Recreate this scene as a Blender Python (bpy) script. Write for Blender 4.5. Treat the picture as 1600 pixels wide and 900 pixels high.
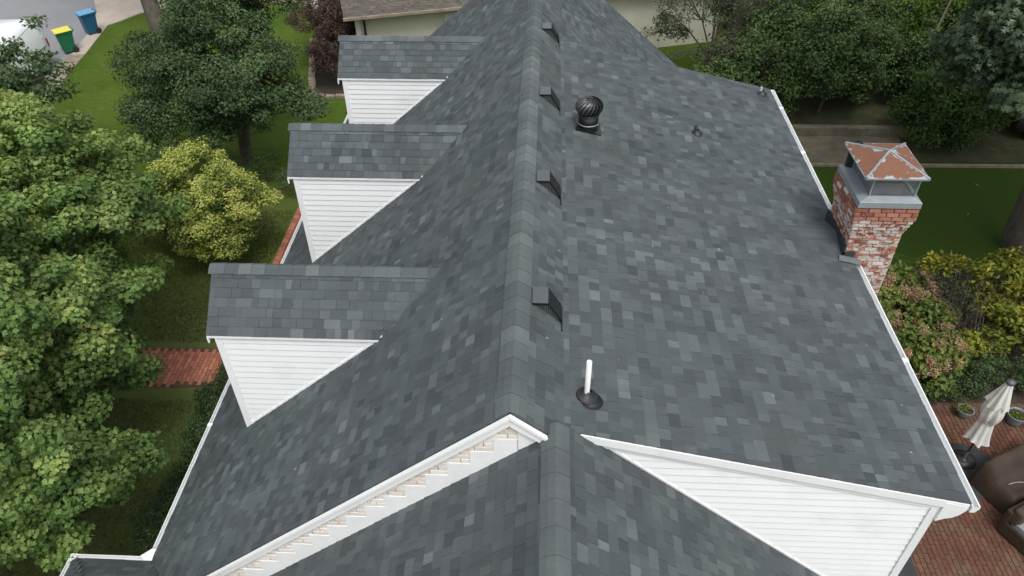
import bpy, math, random
import numpy as np
from mathutils import Matrix, Vector, Euler

for o in list(bpy.data.objects):
    bpy.data.objects.remove(o, do_unlink=True)
S = bpy.context.scene
COL = S.collection
R = math.radians
rng = np.random.default_rng(7)
random.seed(7)

# ------------------------------------------------------------------ camera, sky, sun, exposure
CAM_M = np.array([[0.99897378, 0.04446256, -0.0086292],
                  [-0.02220144, 0.64677357, 0.76235887],
                  [-0.03947757, 0.76138494, -0.64709697]])     # rows: right, up, forward
CAM_C = np.array([0.298, 0.0, 13.9])
FPX = 1174.5
cd = bpy.data.cameras.new('camera')
cam = bpy.data.objects.new('camera', cd)
COL.objects.link(cam)
cd.sensor_width = 36
cd.lens = FPX / 1600 * 36
cd.clip_start = 0.1
cd.clip_end = 900
cam.matrix_world = Matrix(((CAM_M[0][0], CAM_M[1][0], -CAM_M[2][0], CAM_C[0]),
                           (CAM_M[0][1], CAM_M[1][1], -CAM_M[2][1], CAM_C[1]),
                           (CAM_M[0][2], CAM_M[1][2], -CAM_M[2][2], CAM_C[2]),
                           (0, 0, 0, 1)))
S.camera = cam
S.view_settings.view_transform = 'Standard'
S.view_settings.look = 'None'
S.view_settings.exposure = 0.42
S.view_settings.gamma = 1

SUN_EL, SUN_AZ = 62.0, 158.0          # azimuth measured from +Y towards +X
w = bpy.data.worlds.new('World')
S.world = w
w.use_nodes = True
nt = w.node_tree
nt.nodes.clear()
sky = nt.nodes.new('ShaderNodeTexSky')
sky.sky_type = 'NISHITA'
sky.sun_disc = False
sky.sun_elevation = R(SUN_EL)
sky.sun_rotation = R(SUN_AZ)
sky.air_density = 1.0
sky.dust_density = 4.0
hs = nt.nodes.new('ShaderNodeHueSaturation')
hs.inputs['Saturation'].default_value = 0.22
bg = nt.nodes.new('ShaderNodeBackground')
bg.inputs['Strength'].default_value = 0.15
wo = nt.nodes.new('ShaderNodeOutputWorld')
nt.links.new(sky.outputs[0], hs.inputs['Color'])
nt.links.new(hs.outputs[0], bg.inputs[0])
nt.links.new(bg.outputs[0], wo.inputs[0])
sl = bpy.data.lights.new('sun', 'SUN')
sl.energy = 1.0
sl.angle = R(16)
sl.color = (1.0, 0.975, 0.94)
so = bpy.data.objects.new('sun', sl)
COL.objects.link(so)
sd = Vector((math.sin(R(SUN_AZ)) * math.cos(R(SUN_EL)), math.cos(R(SUN_AZ)) * math.cos(R(SUN_EL)), math.sin(R(SUN_EL))))
so.rotation_euler = sd.to_track_quat('Z', 'Y').to_euler()
so.location = (-10, 20, 40)
S.cycles.max_bounces = 6
S.cycles.diffuse_bounces = 3
S.cycles.transparent_max_bounces = 8


def project(p):
    d = CAM_M @ (np.asarray(p, float) - CAM_C)
    if d[2] <= 0.05:
        return None
    return 800 + FPX * d[0] / d[2], 450 - FPX * d[1] / d[2], d[2]


# ------------------------------------------------------------------ materials
def new_mat(name):
    m = bpy.data.materials.new(name)
    m.use_nodes = True
    n = m.node_tree
    n.nodes.clear()
    out = n.nodes.new('ShaderNodeOutputMaterial')
    b = n.nodes.new('ShaderNodeBsdfPrincipled')
    n.links.new(b.outputs[0], out.inputs[0])
    return m, n, b, out


def N(n, typ, **kw):
    x = n.nodes.new(typ)
    for k, v in kw.items():
        if k in x.inputs:
            x.inputs[k].default_value = v
        else:
            setattr(x, k, v)
    return x


def mixc(n, fac, a, b, mode='MIX'):
    x = n.nodes.new('ShaderNodeMix')
    x.data_type = 'RGBA'
    x.blend_type = mode
    for sock, val in ((x.inputs[0], fac), (x.inputs[6], a), (x.inputs[7], b)):
        if isinstance(val, bpy.types.NodeSocket):
            n.links.new(val, sock)
        elif isinstance(val, (tuple, list)):
            sock.default_value = (*val[:3], 1)
        else:
            sock.default_value = val
    return x.outputs[2]


def ramp(n, src, stops, interp='LINEAR'):
    r = n.nodes.new('ShaderNodeValToRGB')
    r.color_ramp.interpolation = interp
    els = r.color_ramp.elements
    while len(els) < len(stops):
        els.new(0.5)
    for e, (p, c) in zip(els, stops):
        e.position = p
        e.color = (*c[:3], 1) if not isinstance(c, (int, float)) else (c, c, c, 1)
    n.links.new(src, r.inputs[0])
    return r.outputs[0]


def noise(n, scale, detail=4, rough=0.6, vec=None, stretch=None, world=True):
    t = N(n, 'ShaderNodeTexNoise', Scale=scale, Detail=detail, Roughness=rough)
    if world:
        g = n.nodes.new('ShaderNodeNewGeometry').outputs['Position']
    else:
        g = n.nodes.new('ShaderNodeTexCoord').outputs['Object']
    if stretch:
        mp = n.nodes.new('ShaderNodeMapping')
        mp.inputs['Scale'].default_value = stretch
        n.links.new(g, mp.inputs[0])
        g = mp.outputs[0]
    n.links.new(g, t.inputs['Vector'])
    return t.outputs['Fac']


def bump(n, b, src, strength=0.3, dist=0.02):
    x = N(n, 'ShaderNodeBump', Strength=strength, Distance=dist)
    n.links.new(src, x.inputs['Height'])
    n.links.new(x.outputs[0], b.inputs['Normal'])


def plain(name, c, rough=0.6, var=0.12, scale=6.0, metallic=0.0, bmp=0.15, bscale=60, spec=0.4, dirt=None, world=True, stretch=None):
    m, n, b, _ = new_mat(name)
    f = noise(n, scale, 5, 0.65, world=world, stretch=stretch)
    f = ramp(n, f, [(0.3, 0.0), (0.7, 1.0)])
    lo = tuple(x * (1 - var) for x in c)
    hi = tuple(min(1, x * (1 + var)) for x in c)
    col = mixc(n, f, lo, hi)
    if dirt:
        f2 = ramp(n, noise(n, dirt[1], 6, 0.7, world=world), [(dirt[2], 0.0), (dirt[3], 1.0)])
        col = mixc(n, f2, col, dirt[0])
    n.links.new(col, b.inputs['Base Color'])
    b.inputs['Roughness'].default_value = rough
    b.inputs['Metallic'].default_value = metallic
    b.inputs['Specular IOR Level'].default_value = spec
    if bmp:
        bump(n, b, noise(n, bscale, 3, 0.6, world=world), bmp, 0.01)
    return m


def toned(name, stops, rough=0.85, grain=0.18, gscale=90, bmp=0.4, spec=0.25, extra=None, big=None):
    """colour picked per piece by the 'tone' attribute, with fine grain"""
    m, n, b, _ = new_mat(name)
    at = n.nodes.new('ShaderNodeAttribute')
    at.attribute_name = 'tone'
    col = ramp(n, at.outputs['Fac'], stops)
    g = ramp(n, noise(n, gscale, 3, 0.7), [(0.3, 1 - grain), (0.7, 1 + grain)])
    col = mixc(n, 1.0, col, g, 'MULTIPLY')
    if big:
        g2 = ramp(n, noise(n, big[0], 4, 0.6), [(0.3, 1 - big[1]), (0.7, 1 + big[1])])
        col = mixc(n, 1.0, col, g2, 'MULTIPLY')
    if extra:
        col = extra(n, col)
    n.links.new(col, b.inputs['Base Color'])
    b.inputs['Roughness'].default_value = rough
    b.inputs['Specular IOR Level'].default_value = spec
    bump(n, b, noise(n, gscale, 3, 0.7), bmp, 0.006)
    return m


def leafmat(name, stops, trans=0.35, rough=0.55, spec=0.35, big=(0.6, 0.25)):
    m, n, b, out = new_mat(name)
    at = n.nodes.new('ShaderNodeAttribute')
    at.attribute_name = 'tone'
    col = ramp(n, at.outputs['Fac'], stops)
    g2 = ramp(n, noise(n, big[0], 3, 0.6), [(0.3, 1 - big[1]), (0.7, 1 + big[1])])
    col = mixc(n, 1.0, col, g2, 'MULTIPLY')
    n.links.new(col, b.inputs['Base Color'])
    b.inputs['Roughness'].default_value = rough
    b.inputs['Specular IOR Level'].default_value = spec
    tr = n.nodes.new('ShaderNodeBsdfTranslucent')
    c2 = mixc(n, 1.0, col, (1.15, 1.25, 0.55), 'MULTIPLY')
    n.links.new(c2, tr.inputs[0])
    mx = n.nodes.new('ShaderNodeMixShader')
    mx.inputs[0].default_value = trans
    n.links.new(b.outputs[0], mx.inputs[1])
    n.links.new(tr.outputs[0], mx.inputs[2])
    n.links.new(mx.outputs[0], out.inputs[0])
    return m


M = {}
sh_stops = [(0.0, (0.056, 0.065, 0.072)), (0.2, (0.068, 0.076, 0.085)), (0.42, (0.079, 0.090, 0.096)),
            (0.55, (0.086, 0.097, 0.107)), (0.72, (0.102, 0.115, 0.121)), (0.88, (0.124, 0.139, 0.145)), (1.0, (0.157, 0.172, 0.179))]


def roof_wear(n, col):
    f = ramp(n, noise(n, 0.55, 4, 0.6), [(0.35, 0.0), (0.7, 1.0)])
    col = mixc(n, f, col, mixc(n, 1.0, col, (0.93, 1.0, 0.96), 'MULTIPLY'))
    f3 = ramp(n, noise(n, 0.9, 6, 0.75, stretch=(0.35, 1.6, 0.35)), [(0.30, 0.84), (0.72, 1.15)])
    col = mixc(n, 1.0, col, f3, 'MULTIPLY')
    f4 = ramp(n, noise(n, 0.45, 5, 0.7), [(0.56, 0.0), (0.75, 0.5)])
    col = mixc(n, f4, col, (0.085, 0.078, 0.074))
    f2 = ramp(n, noise(n, 22, 2, 0.5), [(0.74, 0.0), (0.78, 0.6)])
    return mixc(n, f2, col, mixc(n, 1.0, col, (1.5, 1.5, 1.5), 'MULTIPLY'))


M['shingle'] = toned('asphalt_shingle', sh_stops, rough=0.92, grain=0.16, gscale=120, bmp=0.5, spec=0.15, extra=roof_wear, big=(1.1, 0.10))
M['deck'] = plain('dark_underlay', (0.02, 0.022, 0.024), 0.9, 0.1)
M['white'] = plain('white_painted_board', (0.84, 0.855, 0.85), 0.5, 0.03, 3, bmp=0.05, dirt=((0.62, 0.64, 0.63), 2.2, 0.58, 0.85))
M['clap'] = plain('white_vinyl_siding', (0.84, 0.86, 0.86), 0.45, 0.025, 1.5, bmp=0.03, dirt=((0.68, 0.70, 0.68), 1.3, 0.55, 0.9))
M['flash_white'] = plain('white_painted_flashing', (0.85, 0.87, 0.86), 0.55, 0.05, 5, bmp=0.08, dirt=((0.35, 0.37, 0.37), 14, 0.72, 0.80))
M['mortar'] = plain('grey_mortar', (0.33, 0.28, 0.25), 0.95, 0.25, 20, bmp=0.5)
M['mortar_white'] = plain('pale_mortar', (0.46, 0.40, 0.35), 0.95, 0.15, 20, bmp=0.5)
M['soil'] = plain('mulch_soil', (0.045, 0.033, 0.024), 0.95, 0.4, 14, bmp=0.8, bscale=30)
M['litter'] = plain('leaf_litter_ground', (0.062, 0.060, 0.026), 0.95, 0.45, 3, bmp=0.8, bscale=25, dirt=((0.035, 0.055, 0.012), 1.1, 0.45, 0.62))
M['joint'] = plain('sand_joint', (0.10, 0.055, 0.040), 0.95, 0.3, 10, bmp=0.4)


def whitewash(n, col):
    f = ramp(n, noise(n, 7.5, 5, 0.72, stretch=(1, 1, 1.7)), [(0.47, 0.0), (0.53, 1.0)])
    g = n.nodes.new('ShaderNodeNewGeometry')
    sep = n.nodes.new('ShaderNodeSeparateXYZ')
    n.links.new(g.outputs['Position'], sep.inputs[0])
    z = ramp(n, sep.outputs['Z'], [(0.0, 0), (1.0, 1)])
    mr = N(n, 'ShaderNodeMapRange')
    mr.inputs[1].default_value = 6.95
    mr.inputs[2].default_value = 7.12
    mr.inputs[3].default_value = 1.0
    mr.inputs[4].default_value = 0.12
    n.links.new(sep.outputs['Z'], mr.inputs[0])
    mm = N(n, 'ShaderNodeMath', operation='MULTIPLY')
    n.links.new(f, mm.inputs[0])
    n.links.new(mr.outputs[0], mm.inputs[1])
    wash = mixc(n, ramp(n, noise(n, 26, 4, 0.7), [(0.3, 0.0), (0.7, 1.0)]), (0.40, 0.34, 0.30), (0.62, 0.58, 0.54))
    return mixc(n, mm.outputs[0], col, wash)


M['chimney_brick'] = toned('flaking_whitewashed_brick', [(0.0, (0.20, 0.075, 0.05)), (0.5, (0.33, 0.12, 0.075)), (0.8, (0.40, 0.18, 0.12)), (0.86, (0.52, 0.46, 0.41)), (1.0, (0.62, 0.57, 0.52))],
                          rough=0.9, grain=0.2, gscale=40, extra=whitewash)


def brickwear(n, col):
    f = ramp(n, noise(n, 9, 6, 0.75), [(0.56, 0.0), (0.68, 0.5)])
    return mixc(n, f, col, (0.42, 0.32, 0.26))


M['gable_brick'] = toned('worn_white_painted_brick', [(0.0, (0.72, 0.66, 0.59)), (0.5, (0.80, 0.75, 0.69)), (1.0, (0.84, 0.81, 0.76))], rough=0.9, grain=0.12, gscale=45, extra=brickwear)
M['path_brick'] = toned('red_path_brick', [(0.0, (0.30, 0.115, 0.075)), (0.5, (0.38, 0.145, 0.092)), (1.0, (0.46, 0.19, 0.12))], rough=0.9, grain=0.25, gscale=30, big=(2.0, 0.22))


def patiogrime(n, col):
    f = ramp(n, noise(n, 1.1, 5, 0.65), [(0.46, 0.0), (0.66, 0.85)])
    return mixc(n, f, col, (0.14, 0.098, 0.070))


M['patio_brick'] = toned('weathered_patio_brick', [(0.0, (0.100, 0.044, 0.029)), (0.45, (0.112, 0.050, 0.032)), (0.8, (0.125, 0.056, 0.035)), (0.92, (0.145, 0.068, 0.040)), (1.0, (0.11, 0.062, 0.042))], rough=0.85, grain=0.25, gscale=25, extra=patiogrime)
M['concrete'] = plain('pale_concrete', (0.42, 0.37, 0.31), 0.9, 0.12, 1.2, bmp=0.3, dirt=((0.25, 0.22, 0.18), 0.9, 0.55, 0.8))
M['concrete_dark'] = plain('stained_concrete', (0.17, 0.15, 0.105), 0.95, 0.3, 1.6, bmp=0.4, dirt=((0.085, 0.075, 0.045), 1.7, 0.48, 0.75))
M['stone_edge'] = plain('weathered_stone', (0.26, 0.215, 0.165), 0.95, 0.3, 4, bmp=0.5)
M['asphalt'] = plain('worn_asphalt', (0.22, 0.225, 0.235), 0.9, 0.08, 0.6, bmp=0.3, bscale=90, dirt=((0.15, 0.15, 0.16), 0.5, 0.6, 0.8))
M['blackmetal'] = plain('black_enamel', (0.008, 0.010, 0.011), 0.28, 0.1, spec=0.5, bmp=0)
M['vanemetal'] = plain('black_gloss_vane', (0.075, 0.08, 0.085), 0.38, 0.1, spec=0.9, metallic=0.4, bmp=0)
M['ventgrey'] = plain('grey_vent_metal', (0.085, 0.092, 0.10), 0.32, 0.06, spec=0.5, bmp=0)
M['louvre'] = plain('grey_mesh', (0.09, 0.095, 0.10), 0.5, 0.1, bmp=0)
M['pvc'] = plain('white_pvc', (0.78, 0.80, 0.78), 0.35, 0.04, bmp=0)
M['rubber'] = plain('dark_rubber', (0.022, 0.025, 0.028), 0.5, 0.15, bmp=0.1)
M['galv'] = plain('galvanised_steel', (0.29, 0.33, 0.35), 0.45, 0.14, 5, metallic=0.35, bmp=0.05, dirt=((0.30, 0.27, 0.24), 7, 0.60, 0.72))
M['bark'] = plain('grey_bark', (0.085, 0.072, 0.058), 0.95, 0.35, 9, bmp=0.9, bscale=18, stretch=(1, 1, 0.25))
M['barkpale'] = plain('pale_bark', (0.24, 0.22, 0.19), 0.95, 0.3, 9, bmp=0.6, bscale=18)
M['twig'] = plain('dry_twig', (0.075, 0.062, 0.05), 0.95, 0.3, 9, bmp=0)
M['flashing'] = plain('charcoal_flashing', (0.035, 0.043, 0.048), 0.45, 0.1, spec=0.4, bmp=0.03)
M['saddle'] = plain('saddle_membrane', (0.072, 0.079, 0.084), 0.9, 0.1, spec=0.15, bmp=0.1)
M['flashing_pale'] = plain('grey_flashing', (0.13, 0.16, 0.17), 0.5, 0.1, bmp=0.03)
M['cream'] = plain('cream_painted_wall', (0.50, 0.49, 0.40), 0.8, 0.05, 1.5, bmp=0.1, dirt=((0.40, 0.39, 0.31), 0.8, 0.5, 0.85))
M['brownroof'] = toned('brown_shingle', [(0, (0.075, 0.068, 0.058)), (0.5, (0.11, 0.10, 0.085)), (1, (0.15, 0.135, 0.115))], rough=0.95, gscale=25)
M['gutterwhite'] = plain('white_gutter', (0.82, 0.84, 0.84), 0.35, 0.03, 2, bmp=0.0)
M['glass'] = plain('dark_glass', (0.05, 0.06, 0.065), 0.08, 0.1, spec=0.8, bmp=0)
M['curtain'] = plain('pale_curtain', (0.55, 0.55, 0.48), 0.8, 0.1, 3, bmp=0)
M['vanwhite'] = plain('white_van_paint', (0.78, 0.81, 0.83), 0.22, 0.02, 1, spec=0.6, bmp=0)
M['tyre'] = plain('black_tyre', (0.02, 0.02, 0.02), 0.8, 0.1, bmp=0.1)
M['bingreen'] = plain('green_plastic', (0.012, 0.13, 0.055), 0.45, 0.08, bmp=0)
M['binblue'] = plain('blue_plastic', (0.016, 0.085, 0.16), 0.45, 0.08, bmp=0)
M['lidyellow'] = plain('yellow_plastic', (0.68, 0.60, 0.08), 0.45, 0.06, bmp=0)
M['lidblue'] = plain('light_blue_plastic', (0.10, 0.32, 0.50), 0.4, 0.06, bmp=0)
M['sticker'] = plain('white_print', (0.6, 0.7, 0.65), 0.6, 0.05, bmp=0)
M['redlamp'] = plain('red_lens', (0.35, 0.02, 0.02), 0.2, 0.05, bmp=0)
M['canvas'] = plain('cream_canvas', (0.60, 0.60, 0.56), 0.85, 0.1, 5, bmp=0.2, dirt=((0.36, 0.34, 0.30), 6, 0.55, 0.8))
M['cover'] = plain('brown_fabric_cover', (0.040, 0.028, 0.018), 0.8, 0.25, 3, bmp=0.3, bscale=8)
M['wicker'] = plain('brown_wicker', (0.045, 0.030, 0.018), 0.7, 0.35, 30, bmp=0.9, bscale=45)
M['cushion'] = plain('grey_cushion', (0.22, 0.23, 0.24), 0.85, 0.05, 8, bmp=0.2)
M['cushion_brown'] = plain('taupe_cushion', (0.065, 0.046, 0.035), 0.85, 0.1, 8, bmp=0.2)
M['piping'] = plain('cream_piping', (0.5, 0.48, 0.42), 0.8, 0.05, bmp=0)
M['mat'] = plain('charcoal_mat', (0.035, 0.042, 0.045), 0.85, 0.2, 5, bmp=0.3)
M['pot'] = plain('glazed_grey_green_pot', (0.20, 0.26, 0.27), 0.35, 0.1, 6, bmp=0.05)
M['darkmetal'] = plain('bronze_metal', (0.03, 0.028, 0.028), 0.4, 0.1, bmp=0)
M['rock'] = plain('pale_rock', (0.30, 0.26, 0.20), 0.95, 0.3, 5, bmp=0.6)
M['brownpipe'] = plain('brown_downpipe', (0.04, 0.033, 0.026), 0.5, 0.1, bmp=0)
M['sash'] = plain('white_sash', (0.62, 0.62, 0.56), 0.5, 0.05, bmp=0)


def rust_mat():
    """rust with paint left along the hips and edges"""
    m, n, b, _ = new_mat('rusty_peeling_cap')
    f = noise(n, 5.5, 6, 0.66)
    g = ramp(n, noise(n, 11, 5, 0.7, stretch=(1, 3, 1)), [(0.3, 0.0), (0.7, 1.0)])
    rust = mixc(n, g, (0.145, 0.058, 0.032), (0.205, 0.092, 0.052))
    geo = n.nodes.new('ShaderNodeNewGeometry')
    sep = n.nodes.new('ShaderNodeSeparateXYZ')
    n.links.new(geo.outputs['Position'], sep.inputs[0])

    def mth(op, a, b_):
        x = N(n, 'ShaderNodeMath', operation=op)
        for i_, v_ in enumerate((a, b_)):
            if isinstance(v_, bpy.types.NodeSocket):
                n.links.new(v_, x.inputs[i_])
            elif v_ is not None:
                x.inputs[i_].default_value = v_
        return x.outputs[0]
    u = mth('ABSOLUTE', mth('DIVIDE', mth('SUBTRACT', sep.outputs[0], 5.58), .465), None)
    v_ = mth('ABSOLUTE', mth('DIVIDE', mth('SUBTRACT', sep.outputs[1], 10.39), .53), None)
    d = mth('ABSOLUTE', mth('SUBTRACT', u, v_), None)          # 0 on the hips
    near = mth('MAXIMUM', mth('SUBTRACT', .17, d), 0.0)
    near = mth('ADD', near, mth('MULTIPLY', mth('MAXIMUM', mth('SUBTRACT', mth('MAXIMUM', u, v_), .90), 0.0), 1.0))
    msk = ramp(n, mth('ADD', f, mth('MULTIPLY', near, 1.3)), [(0.635, 0.0), (0.66, 1.0)])
    paint = mixc(n, g, (0.27, 0.30, 0.32), (0.40, 0.42, 0.43))
    col = mixc(n, msk, rust, paint)
    n.links.new(col, b.inputs['Base Color'])
    b.inputs['Roughness'].default_value = 0.7
    bump(n, b, f, 0.3, 0.01)
    return m


M['rust'] = rust_mat()


def grass_mat():
    m, n, b, _ = new_mat('mown_grass')
    a = ramp(n, noise(n, 0.35, 4, 0.6), [(0.3, (0.050, 0.096, 0.009)), (0.52, (0.070, 0.118, 0.012)), (0.75, (0.090, 0.134, 0.017))])
    f = ramp(n, noise(n, 14, 5, 0.8), [(0.25, 0.62), (0.75, 1.35)])
    col = mixc(n, 1.0, a, f, 'MULTIPLY')
    f1 = ramp(n, noise(n, 2.2, 5, 0.75, stretch=(1, 3.2, 1)), [(0.3, 0.66), (0.75, 1.28)])
    col = mixc(n, 1.0, col, f1, 'MULTIPLY')
    f3 = ramp(n, noise(n, 120, 2, 0.6), [(0.3, 0.7), (0.7, 1.3)])
    col = mixc(n, 1.0, col, f3, 'MULTIPLY')
    # worn turf near the front hedge, plus tree shade painted dark on the back lawn
    at = n.nodes.new('ShaderNodeAttribute')
    at.attribute_name = 'wear_and_shade'
    sep = n.nodes.new('ShaderNodeSeparateColor')
    n.links.new(at.outputs['Color'], sep.inputs[0])
    brk = ramp(n, noise(n, 1.2, 5, 0.7), [(0.25, 0.25), (0.7, 1.0)])
    mm = N(n, 'ShaderNodeMath', operation='MULTIPLY')
    n.links.new(sep.outputs[0], mm.inputs[0])
    n.links.new(brk, mm.inputs[1])
    wcol = mixc(n, f, (0.085, 0.078, 0.036), (0.16, 0.14, 0.075))
    col = mixc(n, mm.outputs[0], col, wcol)
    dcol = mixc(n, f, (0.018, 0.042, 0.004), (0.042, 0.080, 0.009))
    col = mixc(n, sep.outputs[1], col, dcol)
    mcol = mixc(n, f, (0.060, 0.088, 0.024), (0.105, 0.135, 0.042))
    col = mixc(n, sep.outputs[2], col, mcol)
    n.links.new(col, b.inputs['Base Color'])
    b.inputs['Roughness'].default_value = 0.9
    b.inputs['Specular IOR Level'].default_value = 0.15
    bump(n, b, noise(n, 60, 4, 0.7), 0.8, 0.03)
    return m


M['grass'] = grass_mat()
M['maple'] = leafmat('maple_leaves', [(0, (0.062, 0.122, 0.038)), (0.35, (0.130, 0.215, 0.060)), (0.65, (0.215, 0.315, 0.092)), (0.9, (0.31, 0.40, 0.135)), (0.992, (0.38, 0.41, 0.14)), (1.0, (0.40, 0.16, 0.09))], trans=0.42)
M['oakleaf'] = leafmat('dark_oak_leaves', [(0, (0.038, 0.070, 0.025)), (0.5, (0.070, 0.118, 0.044)), (1.0, (0.13, 0.19, 0.078))], trans=0.25)
M['oakpale'] = leafmat('pale_oak_leaves', [(0, (0.035, 0.060, 0.030)), (0.5, (0.068, 0.105, 0.052)), (1.0, (0.145, 0.19, 0.11))], trans=0.2, rough=0.4)
M['gold'] = leafmat('golden_leaves', [(0, (0.028, 0.060, 0.014)), (0.3, (0.075, 0.12, 0.022)), (0.45, (0.24, 0.30, 0.055)), (0.7, (0.42, 0.46, 0.11)), (1.0, (0.56, 0.56, 0.19))])
M['midgreen'] = leafmat('mid_green_leaves', [(0, (0.036, 0.075, 0.014)), (0.5, (0.075, 0.135, 0.026)), (1.0, (0.13, 0.20, 0.045))], trans=0.3)
M['evergreen'] = leafmat('evergreen_leaves', [(0, (0.032, 0.066, 0.018)), (0.5, (0.068, 0.118, 0.032)), (1.0, (0.13, 0.19, 0.066))], trans=0.2)
M['purple'] = leafmat('purple_leaves', [(0, (0.040, 0.024, 0.024)), (0.35, (0.095, 0.058, 0.050)), (0.55, (0.12, 0.085, 0.058)), (0.65, (0.060, 0.075, 0.026)), (1.0, (0.17, 0.18, 0.04))], trans=0.3)
M['olive'] = leafmat('grey_olive_leaves', [(0, (0.038, 0.058, 0.028)), (0.5, (0.075, 0.10, 0.05)), (1.0, (0.13, 0.155, 0.085))], trans=0.3)
M['yellowvar'] = leafmat('yellow_variegated_leaves', [(0, (0.05, 0.085, 0.012)), (0.5, (0.14, 0.17, 0.02)), (1.0, (0.32, 0.30, 0.035))], trans=0.25)
M['hydleaf'] = leafmat('hydrangea_leaves', [(0, (0.035, 0.065, 0.014)), (0.5, (0.095, 0.145, 0.028)), (0.9, (0.19, 0.22, 0.05)), (1.0, (0.22, 0.18, 0.06))], trans=0.3)
M['bloom'] = leafmat('faded_pink_blooms', [(0, (0.24, 0.125, 0.085)), (0.5, (0.38, 0.215, 0.15)), (0.8, (0.44, 0.27, 0.17)), (1.0, (0.32, 0.32, 0.15))], trans=0.2, rough=0.8)
M['ivy'] = leafmat('ivy_leaves', [(0, (0.018, 0.040, 0.012)), (0.5, (0.040, 0.075, 0.022)), (1.0, (0.085, 0.13, 0.045))], trans=0.15, rough=0.4)
M['lawnleaf'] = leafmat('bright_shrub_leaves', [(0, (0.05, 0.10, 0.012)), (0.5, (0.09, 0.16, 0.02)), (1.0, (0.15, 0.22, 0.03))], trans=0.35)
M['blade'] = leafmat('grass_blades', [(0, (0.045, 0.080, 0.012)), (0.5, (0.075, 0.120, 0.018)), (1.0, (0.12, 0.16, 0.03))], trans=0.2)

# ------------------------------------------------------------------ objects
WORLD = {}


def put(o, parent=None, mw=None):
    """link o with world matrix mw under parent, without touching bpy.ops"""
    COL.objects.link(o)
    mw = mw or Matrix.Identity(4)
    WORLD[o.name] = mw.copy()
    if parent is not None:
        o.parent = parent
        o.matrix_parent_inverse = WORLD[parent.name].inverted()
    o.matrix_basis = mw
    return o


def tag(o, label=None, cat=None, group=None, kind=None):
    for k, v in (('label', label), ('category', cat), ('group', group), ('kind', kind)):
        if v:
            o[k] = v
    return o


def empty(name, loc, label, cat, group=None):
    o = bpy.data.objects.new(name, None)
    o.empty_display_size = 0.2
    put(o, None, Matrix.Translation(loc))
    return tag(o, label, cat, group)


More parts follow.
